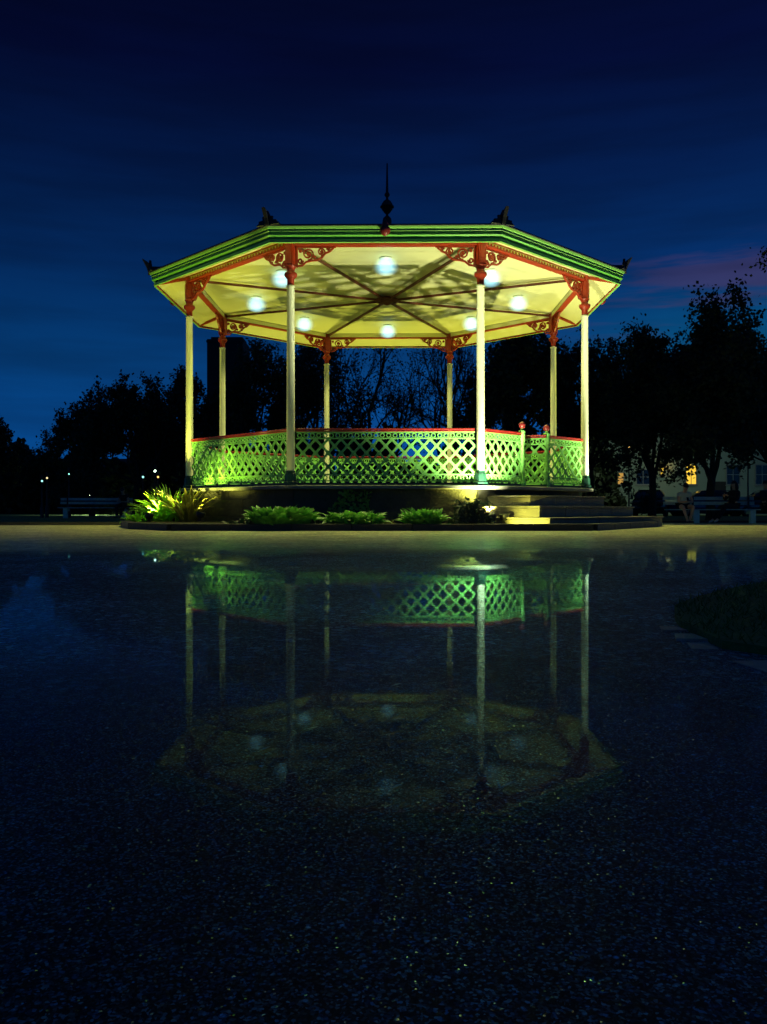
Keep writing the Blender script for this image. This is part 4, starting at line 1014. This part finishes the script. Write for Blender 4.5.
for e, (p, c) in zip(cr.elements, pts): e.position = p; e.color = (*c, 1)
# brighter towards the sunset on the right
mrx = N.new('ShaderNodeMapRange'); L.new(sp.outputs[0], mrx.inputs[0]); mrx.inputs[1].default_value = -.45; mrx.inputs[2].default_value = .5; mrx.inputs[3].default_value = .72; mrx.inputs[4].default_value = 1.12
m1 = N.new('ShaderNodeVectorMath'); m1.operation = 'SCALE'; L.new(r.outputs[0], m1.inputs[0]); L.new(mrx.outputs[0], m1.inputs[3])
# thin clouds, tilted bands
mp = N.new('ShaderNodeMapping'); mp.inputs['Scale'].default_value = (3.2, 3.2, 30); mp.inputs['Rotation'].default_value = (0, math.radians(16), 0); L.new(tc.outputs['Generated'], mp.inputs[0])
no = N.new('ShaderNodeTexNoise'); no.inputs['Scale'].default_value = 1.25; no.inputs['Detail'].default_value = 5; no.inputs['Roughness'].default_value = .62; L.new(mp.outputs[0], no.inputs['Vector'])
def MR(v, a, b_, c, d):
    n = N.new('ShaderNodeMapRange'); n.interpolation_type = 'SMOOTHSTEP'; L.new(v, n.inputs[0])
    for i, q in enumerate((a, b_, c, d)): n.inputs[i+1].default_value = q
    return n.outputs[0]
def MU(a, b_):
    n = N.new('ShaderNodeMath'); n.operation = 'MULTIPLY'; L.new(a, n.inputs[0])
    if isinstance(b_, float): n.inputs[1].default_value = b_
    else: L.new(b_, n.inputs[1])
    return n.outputs[0]
cl = MR(no.outputs[0], .44, .60, 0, 1)
band = MU(MR(sp.outputs[2], .17, .23, 0, 1), MR(sp.outputs[2], .25, .30, 1, 0))
side = MR(sp.outputs[0], .12, .38, 0, 1)
pink = MU(MU(cl, band), side)
mx = N.new('ShaderNodeMix'); mx.data_type = 'RGBA'; L.new(MU(pink, .6), mx.inputs[0]); tl = N.new('ShaderNodeMix'); tl.data_type = 'RGBA'; tl.inputs[7].default_value = (.0, .075, .15, 1)
L.new(MU(MU(MR(sp.outputs[2], .27, .16, 0, 1), side), .6), tl.inputs[0]); L.new(m1.outputs[0], tl.inputs[6]); L.new(tl.outputs[2], mx.inputs[6]); mx.inputs[7].default_value = (.045, .032, .10, 1)
mp2 = N.new('ShaderNodeMapping'); mp2.inputs['Scale'].default_value = (3, 3, 26); L.new(tc.outputs['Generated'], mp2.inputs[0])
no2 = N.new('ShaderNodeTexNoise'); no2.inputs['Scale'].default_value = 1.4; no2.inputs['Detail'].default_value = 5; L.new(mp2.outputs[0], no2.inputs['Vector'])
m3 = N.new('ShaderNodeVectorMath'); m3.operation = 'SCALE'; L.new(mx.outputs[2], m3.inputs[0]); L.new(MR(no2.outputs[0], .3, .7, .84, 1.14), m3.inputs[3])
L.new(m3.outputs[0], bg.inputs[0]); bg.inputs[1].default_value = 1.1

sl = bpy.data.lights.new('sun', 'SUN'); sl.energy = .012; sl.angle = math.radians(10); sl.color = (1, .75, .6)
so = bpy.data.objects.new('sun', sl); COL.objects.link(so); so.rotation_euler = (math.radians(84), 0, math.radians(180-40))

cam = bpy.data.cameras.new('camera'); co = bpy.data.objects.new('camera', cam); COL.objects.link(co)
cam.sensor_fit = 'VERTICAL'; cam.sensor_height = 24; cam.lens = F/1024*24; cam.clip_start = .05; cam.clip_end = 3000; cam.shift_y = -4/1024
co.location = (0, 0, CAMZ); co.rotation_euler = (PI/2, 0, 0)
scene.camera = co
scene.view_settings.view_transform = 'Standard'; scene.view_settings.look = 'None'; scene.view_settings.exposure = 0
